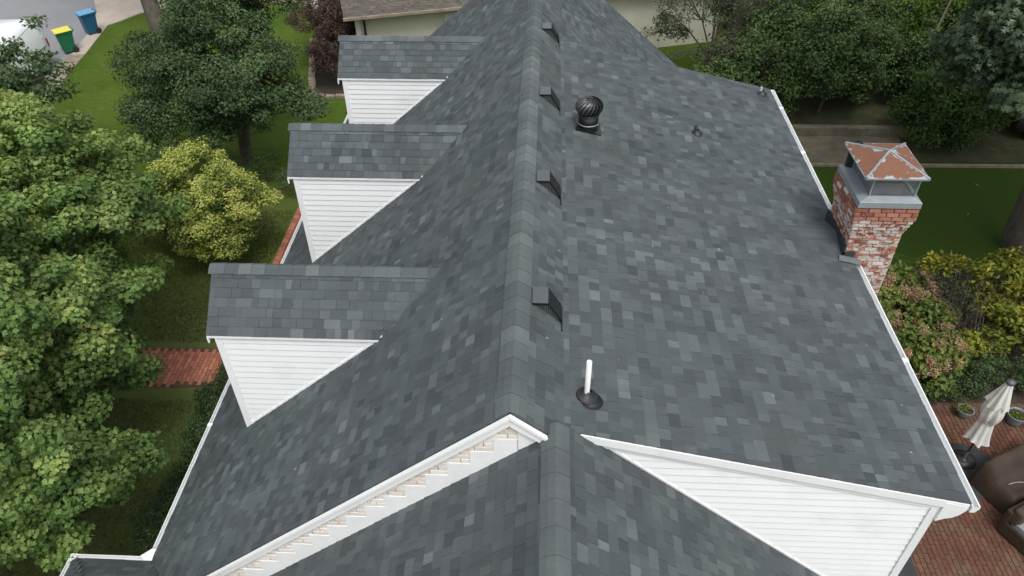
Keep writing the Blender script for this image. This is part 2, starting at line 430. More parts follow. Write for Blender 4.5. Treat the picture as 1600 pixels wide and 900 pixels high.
class MB:
    def __init__(self):
        self.v, self.f, self.mi, self.m = [], [], [], []
        self.sm = []

    def mat(self, m):
        if m not in self.m:
            self.m.append(m)
        return self.m.index(m)

    def add(self, vs, fs, m, smooth=False):
        i = self.mat(m)
        b = len(self.v)
        self.v += [tuple(p) for p in vs]
        for f in fs:
            self.f.append([b + k for k in f])
            self.mi.append(i)
            self.sm.append(smooth)
        return self

    def box(self, c, s, m, rz=0, rot=None):
        hx, hy, hz = s[0] / 2, s[1] / 2, s[2] / 2
        vs = [Vector((x, y, z)) for x in (-hx, hx) for y in (-hy, hy) for z in (-hz, hz)]
        q = (rot if rot is not None else Euler((0, 0, rz))).to_matrix() if not isinstance(rot, Matrix) else rot
        vs = [q @ p + Vector(c) for p in vs]
        return self.add(vs, [(0, 1, 3, 2), (4, 6, 7, 5), (0, 4, 5, 1), (2, 3, 7, 6), (0, 2, 6, 4), (1, 5, 7, 3)], m)

    def box2(self, a, b, m):
        return self.box([(a[i] + b[i]) / 2 for i in range(3)], [abs(b[i] - a[i]) for i in range(3)], m)

    def prism(self, poly, d, m, smooth=False):
        """poly: 3D points in a plane, pushed along vector d"""
        n = len(poly)
        d = Vector(d)
        vs = [Vector(p) for p in poly] + [Vector(p) + d for p in poly]
        fs = [tuple(range(n))[::-1], tuple(range(n, 2 * n))] + [(i, (i + 1) % n, n + (i + 1) % n, n + i) for i in range(n)]
        return self.add(vs, fs, m, smooth)

    def tube(self, pts, rad, m, seg=10, cap=True, smooth=True):
        pts = [Vector(p) for p in pts]
        rr = rad if isinstance(rad, (list, tuple)) else [rad] * len(pts)
        vs, fs = [], []
        up = None
        for i, p in enumerate(pts):
            t = (pts[min(i + 1, len(pts) - 1)] - pts[max(i - 1, 0)])
            if t.length < 1e-9:
                t = Vector((0, 0, 1))
            t.normalize()
            if up is None:
                up = Vector((1, 0, 0)) if abs(t.x) < 0.9 else Vector((0, 1, 0))
            a = t.cross(up).normalized()
            b = t.cross(a).normalized()
            up = -b if False else a.cross(t)
            for k in range(seg):
                an = 2 * math.pi * k / seg
                vs.append(p + (a * math.cos(an) + b * math.sin(an)) * rr[i])
        for i in range(len(pts) - 1):
            for k in range(seg):
                k2 = (k + 1) % seg
                fs.append((i * seg + k, i * seg + k2, (i + 1) * seg + k2, (i + 1) * seg + k))
        self.add(vs, fs, m, smooth)
        if cap:
            b = len(pts) - 1
            self.add(vs[:seg], [tuple(range(seg))[::-1]], m)
            self.add(vs[b * seg:], [tuple(range(seg))], m)
        return self

    def lathe(self, prof, m, c=(0, 0, 0), seg=24, smooth=True, rot=None):
        vs, fs = [], []
        for r, z in prof:
            for k in range(seg):
                an = 2 * math.pi * k / seg
                p = Vector((r * math.cos(an), r * math.sin(an), z))
                if rot is not None:
                    p = rot @ p
                vs.append(p + Vector(c))
        for i in range(len(prof) - 1):
            for k in range(seg):
                k2 = (k + 1) % seg
                fs.append((i * seg + k, i * seg + k2, (i + 1) * seg + k2, (i + 1) * seg + k))
        return self.add(vs, fs, m, smooth)

    def mesh(self, name):
        me = bpy.data.meshes.new(name)
        me.from_pydata([tuple(p) for p in self.v], [], self.f)
        for m in self.m:
            me.materials.append(M[m])
        me.polygons.foreach_set('material_index', self.mi)
        me.polygons.foreach_set('use_smooth', self.sm)
        me.update()
        return me

    def build(self, name, parent=None, mw=None, bevel=0, seg=2, angle=30, weld=False):
        me = self.mesh(name)
        import bmesh
        bm = bmesh.new()
        bm.from_mesh(me)
        if weld:
            bmesh.ops.remove_doubles(bm, verts=bm.verts, dist=1e-5)
        bmesh.ops.recalc_face_normals(bm, faces=bm.faces)
        bm.to_mesh(me)
        bm.free()
        o = bpy.data.objects.new(name, me)
        put(o, parent, mw)
        if bevel:
            b = o.modifiers.new('bevel', 'BEVEL')
            b.width = bevel
            b.segments = seg
            b.limit_method = 'ANGLE'
            b.angle_limit = R(angle)
        return o


def fast_mesh(name, verts, faces, mat, tone=None, smooth=False, attr='tone'):
    """verts (n,3), faces (m,k) all with the same corner count"""
    me = bpy.data.meshes.new(name)
    verts = np.ascontiguousarray(verts, dtype=np.float32)
    faces = np.ascontiguousarray(faces, dtype=np.int32)
    k = faces.shape[1]
    me.vertices.add(len(verts))
    me.vertices.foreach_set('co', verts.ravel())
    me.loops.add(faces.size)
    me.loops.foreach_set('vertex_index', faces.ravel())
    me.polygons.add(len(faces))
    me.polygons.foreach_set('loop_start', np.arange(0, faces.size, k, dtype=np.int32))
    me.polygons.foreach_set('use_smooth', np.full(len(faces), bool(smooth)))
    me.materials.append(M[mat])
    me.update(calc_edges=True)
    if tone is not None:
        a = me.attributes.new(attr, 'FLOAT', 'FACE')
        a.data.foreach_set('value', np.ascontiguousarray(tone, dtype=np.float32))
    return me


# ------------------------------------------------------------------ loose pieces: shingles, bricks, boards
QUADBOX = [(4, 5, 7, 6), (0, 1, 5, 4), (1, 3, 7, 5), (3, 2, 6, 7), (2, 0, 4, 6), (0, 2, 3, 1)]


class Pieces:
    """alike pieces; the largest in view become objects, the rest one joined 'stuff' part"""
    meshes = {}

    def __init__(self, name, rest, mat, bottom=False):
        self.name, self.rest, self.mat = name, rest, mat
        self.items = []          # (key, matrix, parent, hidden)
        self.faces = np.array(QUADBOX if bottom else QUADBOX[:5])

    def verts(self, key):
        raise NotImplementedError

    def add(self, key, mw, parent, hidden=False):
        self.items.append((key, mw, parent, hidden))

    def size_key(self, key):
        return key[0], key[1]

    def flush(self, limit=300):
        sc = []
        for i, (key, mw, parent, hid) in enumerate(self.items):
            p = mw.translation
            q = project(p)
            s = 0
            if q and -10 < q[0] < 1610 and -10 < q[1] < 910 and not hid:
                nrm = mw.col[2].xyz.normalized()
                view = (Vector(CAM_C) - p).normalized()
                a, b = self.size_key(key)
                s = max(0.0, nrm.dot(view)) * a * b / q[2] ** 2
            sc.append(s)
        order = sorted(range(len(sc)), key=lambda i: -sc[i])
        top = set(i for i in order[:limit] if sc[i] > 0)
        rest = {}
        for i, (key, mw, parent, hid) in enumerate(self.items):
            if i in top:
                me = Pieces.meshes.get((self.name, self.mat, key))
                if me is None:
                    vs = self.verts(key)
                    me = fast_mesh(self.name, vs, self.faces, self.mat, np.full(len(self.faces), key[-1]))
                    Pieces.meshes[(self.name, self.mat, key)] = me
                o = bpy.data.objects.new(self.name, me)
                put(o, parent, mw)
            else:
                rest.setdefault(parent.name, (parent, []))[1].append((key, mw))
        for pn, (parent, lst) in rest.items():
            V = np.array([self.verts(k) for k, _ in lst])                     # n,8,3
            A = np.array([[list(r) for r in m] for _, m in lst])              # n,4,4
            V = np.einsum('nij,nkj->nki', A[:, :3, :3], V) + A[:, None, :3, 3]
            F = (self.faces[None] + 8 * np.arange(len(lst))[:, None, None]).reshape(-1, 4)
            T = np.repeat([k[-1] for k, _ in lst], len(self.faces))
            me = fast_mesh(self.rest, V.reshape(-1, 3), F, self.mat, T)
            o = bpy.data.objects.new(self.rest, me)
            put(o, parent, None)
            o['kind'] = 'stuff'


class Shingles(Pieces):
    # key = (width, exposure, thickness, skew, tone): x along the course, y up the slope, z out
    def verts(self, key):
        w, e, t, sk, tone = key
        g = 0.0008
        top = e + 0.03
        return np.array([(-w / 2 + g, 0, -.004), (w / 2 - g, 0, -.004), (-w / 2 + g, top, -.01), (w / 2 - g, top, -.01),
                         (-w / 2 + g + sk, 0, t), (w / 2 - g - sk, 0, t), (-w / 2 + g, top, -.002), (w / 2 - g, top, -.002)])


class Bricks(Pieces):
    # key = (length, height, depth, tone): x along the wall, y up, z out of the face
    def verts(self, key):
        l, h, d, tone = key
        b = 0.004
        return np.array([(x, y, z) for z, k in ((-d, 0), (0, b)) for y in (-h / 2 + k, h / 2 - k) for x in (-l / 2 + k, l / 2 - k)])


SH = Shingles('shingle', 'shingle_field', 'shingle')
TONES = [0.02, 0.16, 0.30, 0.42, 0.52, 0.62, 0.72, 0.82, 0.93]
TW = np.array([.02, .09, .19, .21, .18, .15, .10, .05, .01])
TW = TW / TW.sum()
WID = [0.10, 0.13, 0.16, 0.20, 0.25]


def frame(o, xdir, ydir):
    x = Vector(xdir).normalized()
    y = Vector(ydir).normalized()
    z = x.cross(y)
    m = Matrix.Identity(4)
    for i in range(3):
        m[i][0], m[i][1], m[i][2], m[i][3] = x[i], y[i], z[i], o[i]
    return m


def lay_shingles(origin, along, up, length, height, parent, clip=None, hide=None, expo=0.146, store=None, lift=0.004):
    """courses from the eave up; clip(s, t0, t1) -> list of (s0, s1) spans"""
    st = store or SH
    along = Vector(along).normalized()
    up = Vector(up).normalized()
    nrm = along.cross(up)
    n = int(math.ceil(height / expo - 1e-6))
    for r in range(n):
        t = r * expo
        e = min(expo, height - t)
        spans = clip(t, t + e) if clip else [(0, length)]
        for s0, s1 in spans:
            s = s0
            first = True
            while s < s1 - 0.004:
                wd = WID[rng.integers(len(WID))]
                if first:
                    wd = wd * (0.45 + 0.5 * rng.random())
                    first = False
                if s + wd > s1 - 0.05:
                    wd = s1 - s
                wd = round(wd, 3)
                tone = float(TONES[rng.choice(len(TONES), p=TW)])
                th = (0.006, 0.011)[int(rng.random() < 0.45)]
                o = Vector(origin) + along * (s + wd / 2) + up * t + nrm * lift
                hid = hide(o) if hide else False
                st.add((wd, round(e, 3), th, 0.003 if th > .007 else 0.0, tone), frame(o, along, up), parent, hid)
                s += wd


# ------------------------------------------------------------------ the setting: ground
def ground():
    xs = np.unique(np.concatenate([np.linspace(-320, -34, 12), np.arange(-32, 32.1, 0.5), np.linspace(34, 320, 12)]))
    ys = np.unique(np.concatenate([np.linspace(-300, -14, 10), np.arange(-12, 52.1, 0.5), np.linspace(54, 380, 12)]))
    X, Y = np.meshgrid(xs, ys)
    V = np.stack([X, Y, 0 * X], -1).reshape(-1, 3)
    nx = len(xs)
    idx = np.arange(len(V)).reshape(len(ys), nx)
    F = np.stack([idx[:-1, :-1], idx[:-1, 1:], idx[1:, 1:], idx[1:, :-1]], -1).reshape(-1, 4)
    me = fast_mesh('ground', V, F, 'grass')
    x, y = V[:, 0], V[:, 1]

    def sm(v, a, b):
        t = np.clip((v - a) / (b - a), 0, 1)
        return t * t * (3 - 2 * t)
    worn = (1 - sm(y, 8.5, 11.0)) * sm(x, -13, -9) * (1 - sm(x, -5, -4))
    worn = np.maximum(worn, 0.75 * np.exp(-((x + 9.0) ** 2 / 1.5 + (y - 19.5) ** 2 / 2.0)))
    back = sm(x, 3, 6) * (1 - sm(y, 27.5, 29.0))  # mask for the tree shade painted into the back lawn colour
    mid = (1 - sm(y, 14, 22)) * (1 - sm(x, 0, 3))
    c = np.stack([worn, back, mid, np.ones_like(x)], -1).astype(np.float32)
    a = me.color_attributes.new('wear_and_shade', 'FLOAT_COLOR', 'POINT')
    a.data.foreach_set('color', c.ravel())
    o = bpy.data.objects.new('ground', me)
    put(o)
    tag(o, kind='structure')


ground()


def sheet(name, pts, z, m, thick=None):
    mb = MB()
    if thick:
        mb.prism([(x, y, z - thick) for x, y in pts], (0, 0, thick), m)
    else:
        mb.add([(x, y, z) for x, y in pts], [tuple(range(len(pts)))], m)
    o = mb.build(name)
    tag(o, kind='structure')
    return o


# street runs off to the upper left, curb curves
curb_line = [(-19.2, 8), (-19.6, 16), (-20.3, 24), (-20.95, 29), (-21.35, 32), (-21.9, 35.4), (-22.7, 37.4), (-24.2, 40.0), (-27.0, 44.0), (-31, 49)]
street_pts = curb_line + [(-60, 80), (-60, -30), (-19.2, -30)]
sheet('street', [(-19.2, -30)] + curb_line + [(-36, 56), (-70, 60), (-70, -30)], 0.006, 'asphalt')
mb = MB()
L = []
for i, (x, y) in enumerate(curb_line):
    wv = 0.62
    L.append(((x, y), (x + wv, y + 0.12)))
for i in range(len(L) - 1):
    (a, b), (c, d) = L[i], L[i + 1]
    mb.prism([(a[0], a[1], 0), (b[0], b[1], 0), (d[0], d[1], 0), (c[0], c[1], 0)], (0, 0, 0.03), 'stone_edge' if i < 4 else 'concrete')
tag(mb.build('curb'), kind='structure')
tag(MB().prism([(-21.28, 35.55, 0.0), (-20.9, 36.1, 0), (-20.35, 37.2, 0), (-18.6, 38.5, 0), (-16.5, 39.2, 0), (-14.2, 38.9, 0), (-12.6, 38.6, 0), (-10.9, 37.6, 0), (-10.6, 52, 0), (-32, 50, 0), (-26.3, 44.05, 0), (-23.55, 40.1, 0), (-22.05, 37.45, 0)], (0, 0, 0.05), 'concrete').build('driveway'), kind='structure')
sheet('concrete_pad', [(5.8, 23.3), (13.0, 23.42), (13.4, 25.5), (5.8, 25.5)], 0.012, 'concrete_dark')
sheet('woodland_floor', [(5.8, 25.75), (13.4, 25.75), (13.4, 23.7), (26, 23.9), (26, 40), (10, 40), (7.0, 30.0), (5.8, 29)], 0.006, 'litter')
sheet('soil_bed', [(5.0, 12.0), (16, 12.3), (16, 17.9), (5.0, 17.3)], 0.010, 'soil')
sheet('garden_bed', [(-9.5, 28.3), (-6.0, 28.3), (-6.0, 33.9), (-10.4, 33.9)], 0.012, 'soil')
sheet('hedge_bed', [(-7.75, 3.0), (-5.3, 3.0), (-5.3, 16.5), (-7.45, 16.5)], 0.008, 'soil')

# ------------------------------------------------------------------ brick paving
PB = Bricks('brick', 'brick_field', 'path_brick')
PP = Bricks('brick', 'brick_field', 'patio_brick')
BTON = [0.0, 0.15, 0.3, 0.45, 0.6, 0.75, 0.9, 1.0]


def pave(store, parent, x0, x1, y0, y1, z, rot=0, inside=None, l=0.2, w_=0.1, org=None, hide=None):
    gx, gy = l + 0.008, w_ + 0.007
    c, s = math.cos(rot), math.sin(rot)
    ox, oy = org or ((x0 + x1) / 2, (y0 + y1) / 2)
    rr = max(x1 - x0, y1 - y0)
    nu, nv = int(rr / gx) + 2, int(rr / gy) + 2
    for j in range(-nv, nv):
        for i in range(-nu, nu):
            u = (i + (0.5 if j % 2 else 0)) * gx
            v_ = j * gy
            x = ox + u * c - v_ * s
            y = oy + u * s + v_ * c
            if not (x0 < x < x1 and y0 < y < y1):
                continue
            if inside and not inside(x, y):
                continue
            dz = (rng.random() - .5) * 0.005
            a = rot + (rng.random() - .5) * 0.02
            m = Matrix.Translation((x, y, z + dz)) @ Matrix.Rotation(a, 4, 'Z')
            store.add((l, w_, 0.03, BTON[rng.integers(8)]), m, parent, hide(x, y) if hide else False)


patio = sheet('patio', [(5.2, 2.0), (17, 2.0), (17, 12.55), (5.2, 12.35)], 0.03, 'joint', 0.03)
pave(PP, patio, 5.3, 16.0, 3.0, 12.3, 0.045, rot=math.pi / 2, hide=lambda x, y: x < 5.6)
path = sheet('brick_path', [(-14.5, 12.0), (-7.5, 12.32), (-5.4, 12.4), (-5.4, 13.75), (-8.0, 13.65), (-14.5, 13.4)], 0.02, 'joint', 0.02)


def in_path(x, y):
    lo = 12.0 + (x + 14.5) * 0.0457
    hi = 13.4 + (x + 14.5) * 0.0385
    return lo + .07 < y < hi - .07


pave(PB, path, -14.3, -5.5, 11.9, 13.8, 0.034, rot=R(90), inside=in_path, hide=lambda x, y: x > -7.1)
border = sheet('brick_border', [(-7.75, 16.2), (-7.28, 16.2), (-7.28, 20.8), (-7.75, 20.8)], 0.03, 'joint', 0.03)
for i in range(20):
    for xx in (-7.62, -7.41):
        m = Matrix.Translation((xx, 16.35 + i * 0.215 + (0.1 if xx > -7.5 else 0), 0.07 + rng.random() * 0.012)) @ Matrix.Rotation(R(90) + (rng.random() - .5) * .08, 4, 'Z')
        PB.add((0.2, 0.19, 0.06, BTON[rng.integers(8)]), m, border, False)

# ------------------------------------------------------------------ the house
ZR, MS, YA, YF = 7.9, 0.851, 5.073, 21.71
XG, XS, ZS, XE, YS, YB, SSH = -5.71, 0.575, 7.9 - 0.575 * 0.851, 5.32, 5.255, 16.06, 0.2344
ZG = ZR + MS * XG            # left eave height
ZE = ZS - SSH * (XE - XS)    # shed eave height
house = empty('house', (0, 13, 0), 'large white house with dark grey shingle roof, three dormers and a side brick chimney', 'house')


def add_slab(mb, top, thick, m='deck'):
    """slab under a roof plane, pushed straight down"""
    mb.prism(top, (0, 0, -thick), m)


mb = MB()
D = 0.012
add_slab(mb, [(0, YA, ZR - D), (XG, YA, ZG - D), (XG, YF, ZG - D), (0, YF, ZR - D)], 0.14)
add_slab(mb, [(0.0, YA, ZR - D), (XS, YA, ZS - D), (XS, YF, ZS - D), (0.0, YF, ZR - D)], 0.14)
add_slab(mb, [(XS, YS + .02, ZS - D), (XE, YS + .02, ZE - D), (XE, YB, ZE - D), (XS, YB, ZS - D)], 0.09)
add_slab(mb, [(XS, YB + .002, ZS - D), (5.71, YB + .002, ZR - MS * 5.71 - D), (5.71, YF, ZR - MS * 5.71 - D), (XS, YF, ZS - D)], 0.14)
roof = mb.build('roof', house)
SLEN = math.hypot(1, MS)
DORM_Y = [8.685, 13.114, 17.52]
DX, DZ, DW, DM, DXW = -4.681, 6.866, 0.79, 0.863, -4.571


def hide_left(p):
    for y in DORM_Y:
        if abs(p.y - y) < DW - .05 and p.x > DXW and p.x < -1.25:
            return True
        # screened by the dormer in front
        if y < p.y < y + 1.9 and p.x < -2.6:
            return True
    return p.y > 13


lay_shingles((XG - .02, YF, ZG - .02 * MS), (0, -1, 0), (1, 0, MS), YF - YA, -XG * SLEN - 0.05, roof, hide=hide_left)
lay_shingles((XS, YA, ZS), (0, 1, 0), (-1, 0, MS), YF - YA, XS * SLEN - 0.06, roof, hide=lambda p: p.y > 14)
lay_shingles((5.73, YB, ZR - MS * 5.73), (0, 1, 0), (-1, 0, MS), YF - YB, (5.73 - XS) * SLEN, roof, hide=lambda p: True)
SL2 = math.hypot(1, SSH)


def shed_clip(t0, t1):
    xa = XE + .02 - t0 / SL2
    if xa > 5.17:
        return [(0, 9.9 - YS), (10.87 - YS, YB - YS)]
    return [(0, YB - YS)]


lay_shingles((XE + .02, YS, ZE - .02 * SSH), (0, 1, 0), (-1, 0, SSH), YB - YS, (XE + .02 - XS) * SL2, roof, clip=shed_clip, hide=lambda p: p.y > 12)

# ridge caps: bent pieces lapping along the ridges
_caps = {}


def ridge_caps(parent, p0, p1, slope, half, expo, tones=None, base=0.010):
    p0, p1 = Vector(p0), Vector(p1)
    d = (p1 - p0)
    n = int(d.length / expo)
    ex = d.length / n
    d.normalize()
    side = Vector((d.y, -d.x, 0)).normalized()
    for i in range(n):
        tone = float(tones[rng.integers(len(tones))] if tones else TONES[rng.choice(len(TONES), p=TW)])
        key = (round(ex, 3), half, slope, tone, expo)
        me = _caps.get(key)
        if me is None:
            e = ex + 0.04
            vs = []
            for yy, zt in ((0, 0.012), (e, 0.001)):
                for sx in (-1, -0.5, 0, 0.5, 1):
                    sag = 0.030 if sx == 0 else (0.004 if abs(sx) < .9 else 0)
                    vs.append((sx * half, yy, -abs(sx) * half * slope - sag + zt + .012))
                for sx in (-1, 0, 1):
                    vs.append((sx * half, yy, -abs(sx) * half * slope - 0.02))
            F = [(0, 1, 9, 8), (1, 2, 10, 9), (2, 3, 11, 10), (3, 4, 12, 11), (0, 5, 6, 2), (2, 6, 7, 4), (0, 8, 13, 5), (4, 7, 15, 12)]
            F = [(0, 1, 9, 8), (1, 2, 10, 9), (2, 3, 11, 10), (3, 4, 12, 11), (0, 5, 6, 1), (1, 6, 2, 2), (2, 6, 3, 3), (3, 6, 7, 4)]
            F = [f if len(set(f)) == 4 else f[:3] for f in F]
            me = bpy.data.meshes.new('ridge_cap')
            me.from_pydata(vs, [], F)
            me.materials.append(M['shingle'])
            me.polygons.foreach_set('use_smooth', [False] * len(F))
            a = me.attributes.new('tone', 'FLOAT', 'FACE')
            a.data.foreach_set('value', [tone] * len(F))
            _caps[key] = me
        o = bpy.data.objects.new('ridge_cap', me)
        put(o, parent, frame(p0 + d * (i * ex) + Vector((0, 0, base)), side, d))


ridge_caps(roof, (0, YA + .01, ZR + .004), (0, YF, ZR + .004), MS, 0.165, 0.26, tones=[.6, .66, .72, .76, .8, .84, .9, .95])

# white rake boards and verge trim on the near gable, left then right of the apex
mb = MB()
for (xa, za), (xb, zb) in (((0, ZR), (XG, ZG)),):
    mb.prism([(xa, YA - .03, za - .022), (xb, YA - .03, zb - .022), (xb, YA - .03, zb - .178), (xa, YA - .03, za - .178)], (0, 0.03, 0), 'white')
    mb.prism([(xa, YA - .055, za - .016), (xb, YA - .055, zb - .016), (xb, YA - .055, zb - .062), (xa, YA - .055, za - .062)], (0, 0.023, 0), 'white')
mb.build('rake_board', house)
mb = MB()
xb, zb = 0.50, ZR - MS * 0.50
mb.prism([(0.002, YA - .03, ZR - .022), (xb, YA - .03, zb - .022), (xb, YA - .03, zb - .17), (0.002, YA - .03, ZR - .20)], (0, 0.03, 0), 'white')
mb.prism([(0.002, YA - .055, ZR - .016), (xb + .04, YA - .055, zb - .016 - .034), (xb + .04, YA - .055, zb - .062 - .034), (0.002, YA - .055, ZR - .062)], (0, 0.023, 0), 'white')
mb.build('rake_board', house)
mb = MB()   # soffit + far rakes
for s, xe in ((-1, 5.71), (1, 5.71)):
    z2 = ZR - MS * xe
    mb.prism([(s * 0.003, YF, ZR - .03), (s * xe, YF, z2 - .03), (s * xe, YF, z2 - .2), (s * 0.003, YF, ZR - .2)], (0, .03, 0), 'white')
mb.build('far_rake_board', house)

# body walls (left of the shed, right of the shed, far part)
WY = YA + 0.03        # wall face of the near gable
mb = MB()
mb.prism([(-5.35, WY + .012, 0), (XS, WY + .012, 0), (XS, WY + .012, ZS - .16), (0, WY + .012, ZR - .16), (-5.35, WY + .012, ZR - MS * 5.35 - .16)], (0, YF - .35 - WY, 0), 'mortar_white')
mb.build('wall', house)
mb = MB()
mb.prism([(XS, YS + .07, 0), (5.0, YS + .07, 0), (5.0, YS + .07, ZS - SSH * (5.0 - XS) - .16), (XS, YS + .07, ZS - .16)], (0, YB - YS - .14, 0), 'clap')
mb.build('side_wall', house)
mb = MB()
mb.prism([(XS, YB - .05, 0), (5.3, YB - .05, 0), (5.3, YB - .05, ZR - MS * 5.3 - .16), (XS, YB - .05, ZS - .16)], (0, YF - .3 - YB, 0), 'clap')
mb.build('far_wall', house)

# ---------------- front wing
WX, WZ, WM = 0.478, 7.586, 0.856
WL = math.hypot(1, WM)
mb = MB()
WN = -3.0
xl_, xr_ = -4.9, 6.0


def wz(x):
    return WZ - WM * abs(x - WX)


add_slab(mb, [(WX, WN, WZ - D), (xl_, WN, wz(xl_) - D), (xl_, WY - .002, wz(xl_) - D), (WX, WY - .002, WZ - D)], 0.14)
add_slab(mb, [(WX, WN, WZ - D), (xr_, WN, wz(xr_) - D), (xr_, YS + .01, wz(xr_) - D), (WX, YS + .01, WZ - D)], 0.14)
wing = mb.build('wing_roof', house)
mb = MB()
mb.prism([(-4.5, WN + .3, 0), (5.0, WN + .3, 0), (5.0, WN + .3, wz(5.0) - .16), (WX, WN + .3, WZ - .16), (-4.5, WN + .3, wz(-4.5) - .16)], (0, WY - WN - .34, 0), 'clap')
mb.build('wing_wall', house)
lay_shingles((xl_, WY - .002, wz(xl_)), (0, -1, 0), (1, 0, WM), WY - .002 - WN, (WX - xl_) * WL - .05, wing)
lay_shingles((xr_, WN, wz(xr_)), (0, 1, 0), (-1, 0, WM), YS + .015 - WN, (xr_ - WX) * WL - .05, wing)
ridge_caps(wing, (WX, WN, WZ + .004), (WX, YS - .06, WZ + .004), WM, 0.15, 0.30, tones=[.76, .8, .84])

# near gable: bricks and stepped white flashing between wing roof and rake
GB = Bricks('brick', 'brick_field', 'gable_brick')
mb = MB()
mb.prism([(-4.9, WY, wz(-4.9) - .1), (0.36, WY, ZR - MS * .36 - .12), (0, WY, ZR - .16), (-4.9, WY, ZR - MS * 4.9 - .16)], (0, 0.012, 0), 'mortar_white')
gable = mb.build('gable_wall', house)
step_w = 0.264
step_h = step_w * MS
SX0, SZ0 = 0.075, 7.44
bl, bh = 0.205, 0.067
row = 0
zc = SZ0 + step_h / 6 + step_h
while zc > 3.4:
    k = max(0, math.ceil((SZ0 - zc) / step_h - 1e-6))
    x = SX0 - k * step_w
    zt = zc + bh / 2
    first = True
    while True:
        l = bl if not (first and row % 2) else bl / 2
        lim = -(ZR - .045 - zt) / MS
        if x - l < lim:
            l = x - lim
            if l > .05 and zt < ZR - .12:
                GB.add((round(l, 3), bh, 0.02, BTON[rng.integers(8)]), frame((x - l / 2, WY - 0.008, zc), (1, 0, 0), (0, 0, 1)), gable, False)
            break
        GB.add((round(l, 3), bh, 0.02, BTON[rng.integers(8)]), frame((x - l / 2, WY - 0.008 - rng.random() * .004, zc), (1, 0, 0), (0, 0, 1)), gable, False)
        x -= l + 0.008
        first = False
    zc -= step_h / 3
    row += 1
k = 0
MB().prism([(SX0, WY - .016, wz(SX0) - .02), (0.37, WY - .016, WZ - .09), (0.37, WY - .016, ZR - MS * .37 - .05), (SX0, WY - .016, ZR - MS * SX0 - .05)], (0, .014, 0), 'flash_white').build('step_flashing', gable)
while SZ0 - k * step_h > 3.6:
    xr0 = SX0 - k * step_w
    xl0 = xr0 - step_w
    zt = SZ0 - k * step_h
    yy = WY - .016 - .0015 * (k % 2)
    MB().prism([(xl0, yy, wz(xl0) - .02), (xr0 + .006, yy, wz(xr0) - .02), (xr0 + .006, yy, zt), (xl0, yy, zt)], (0, .0135, 0), 'flash_white').build('step_flashing', gable)
    k += 1

# right gable: clapboards between shed rake and wing roof
CY = YS + 0.055
mb = MB()
mb.prism([(.89, CY + .004, wz(.89) - .05), (5.0, CY + .004, 0.2), (5.0, CY + .004, ZS - SSH * (5.0 - XS) - .12), (.89, CY + .004, ZS - SSH * (.89 - XS) - .12)], (0, .01, 0), 'clap')
sgable = mb.build('clapboard_gable', house)
EXP = 0.128
z = 7.40
nb = 0
while z > 0.6:
    z0, z1 = z - EXP, z
    # x range: left end on the wing roof, right end at the shed rake underside or the corner board
    def xl_at(zz):
        return WX + (WZ - zz) / WM + 0.015
    def xr_at(zz):
        return min(4.93, XS + (ZS - .14 - zz) / SSH)
    a0, a1 = xl_at(z0), xl_at(z1)
    b0, b1 = xr_at(z0), xr_at(z1)
    if b1 < a1:
        b1 = a1 + .002
    if b0 > a0 + .02:
        a1_ = min(a1, b1)
        vs = [(a0, CY - .023, z0), (b0, CY - .023, z0), (b1, CY - .003, z1), (a1_, CY - .003, z1),
              (a0, CY + .006, z0), (b0, CY + .006, z0), (b1, CY + .006, z1), (a1_, CY + .006, z1)]
        MB().add(vs, [(0, 1, 2, 3), (4, 7, 6, 5), (0, 4, 5, 1), (0, 3, 7, 4), (1, 5, 6, 2)], 'clap').build('clapboard', sgable)
    z -= EXP
# rake frieze + corner board + flashing strip along the wing roof
mb = MB()
zr5 = ZS - SSH * (5.3 - XS)
XT = 0.70
ZT = ZS - SSH * (XT - XS)
mb.prism([(XT, YS - .012, ZT - .012), (XE, YS - .012, ZE - .012), (XE, YS - .012, ZE - .13), (XT, YS - .012, ZT - .13)], (0, .03, 0), 'white')
mb.prism([(XT, YS + .019, ZT - .11), (XE - .1, YS + .019, ZE - .11), (XE - .1, YS + .019, ZE - .20), (XT, YS + .019, ZT - .20)], (0, .022, 0), 'white')
mb.build('rake_board', house)
mb = MB()
mb.box2((4.93, CY - .038, 0.1), (5.03, CY + .006, ZS - SSH * (5.03 - XS) - .14), 'white')
mb.box2((5.0, CY + .008, 0.1), (5.028, CY + .12, ZS - SSH * (5.03 - XS) - .14), 'white')
mb.build('corner_board', house)
mb = MB()
mb.prism([(.84, CY - .026, wz(.84) + .012), (4.9, CY - .026, wz(4.9) + .012), (4.9, CY - .026, wz(4.9) + .05), (.88, CY - .026, wz(.88) + .05)], (0, .014, 0), 'white')
mb.build('skirt_flashing', house)
# boxed eave return with a curved underside
mb = MB()
prof = [(5.03, ZE + .055), (5.30, ZE - .015), (5.31, ZE - .11), (5.27, ZE - .19), (5.20, ZE - .25), (5.12, ZE - .275), (5.03, ZE - .33)]
mb.prism([(x, YS - .015, z_ - .02) for x, z_ in prof], (0, .10, 0), 'white')
mb.build('eave_return', house, bevel=.006)
mb = MB()
mb.box2((5.0, YS + .09, ZE - .16), (5.30, 9.88, ZE - .14), 'white')
mb.box2((5.0, 10.89, ZE - .16), (5.30, YB - .05, ZE - .14), 'white')
mb.build('soffit', house)


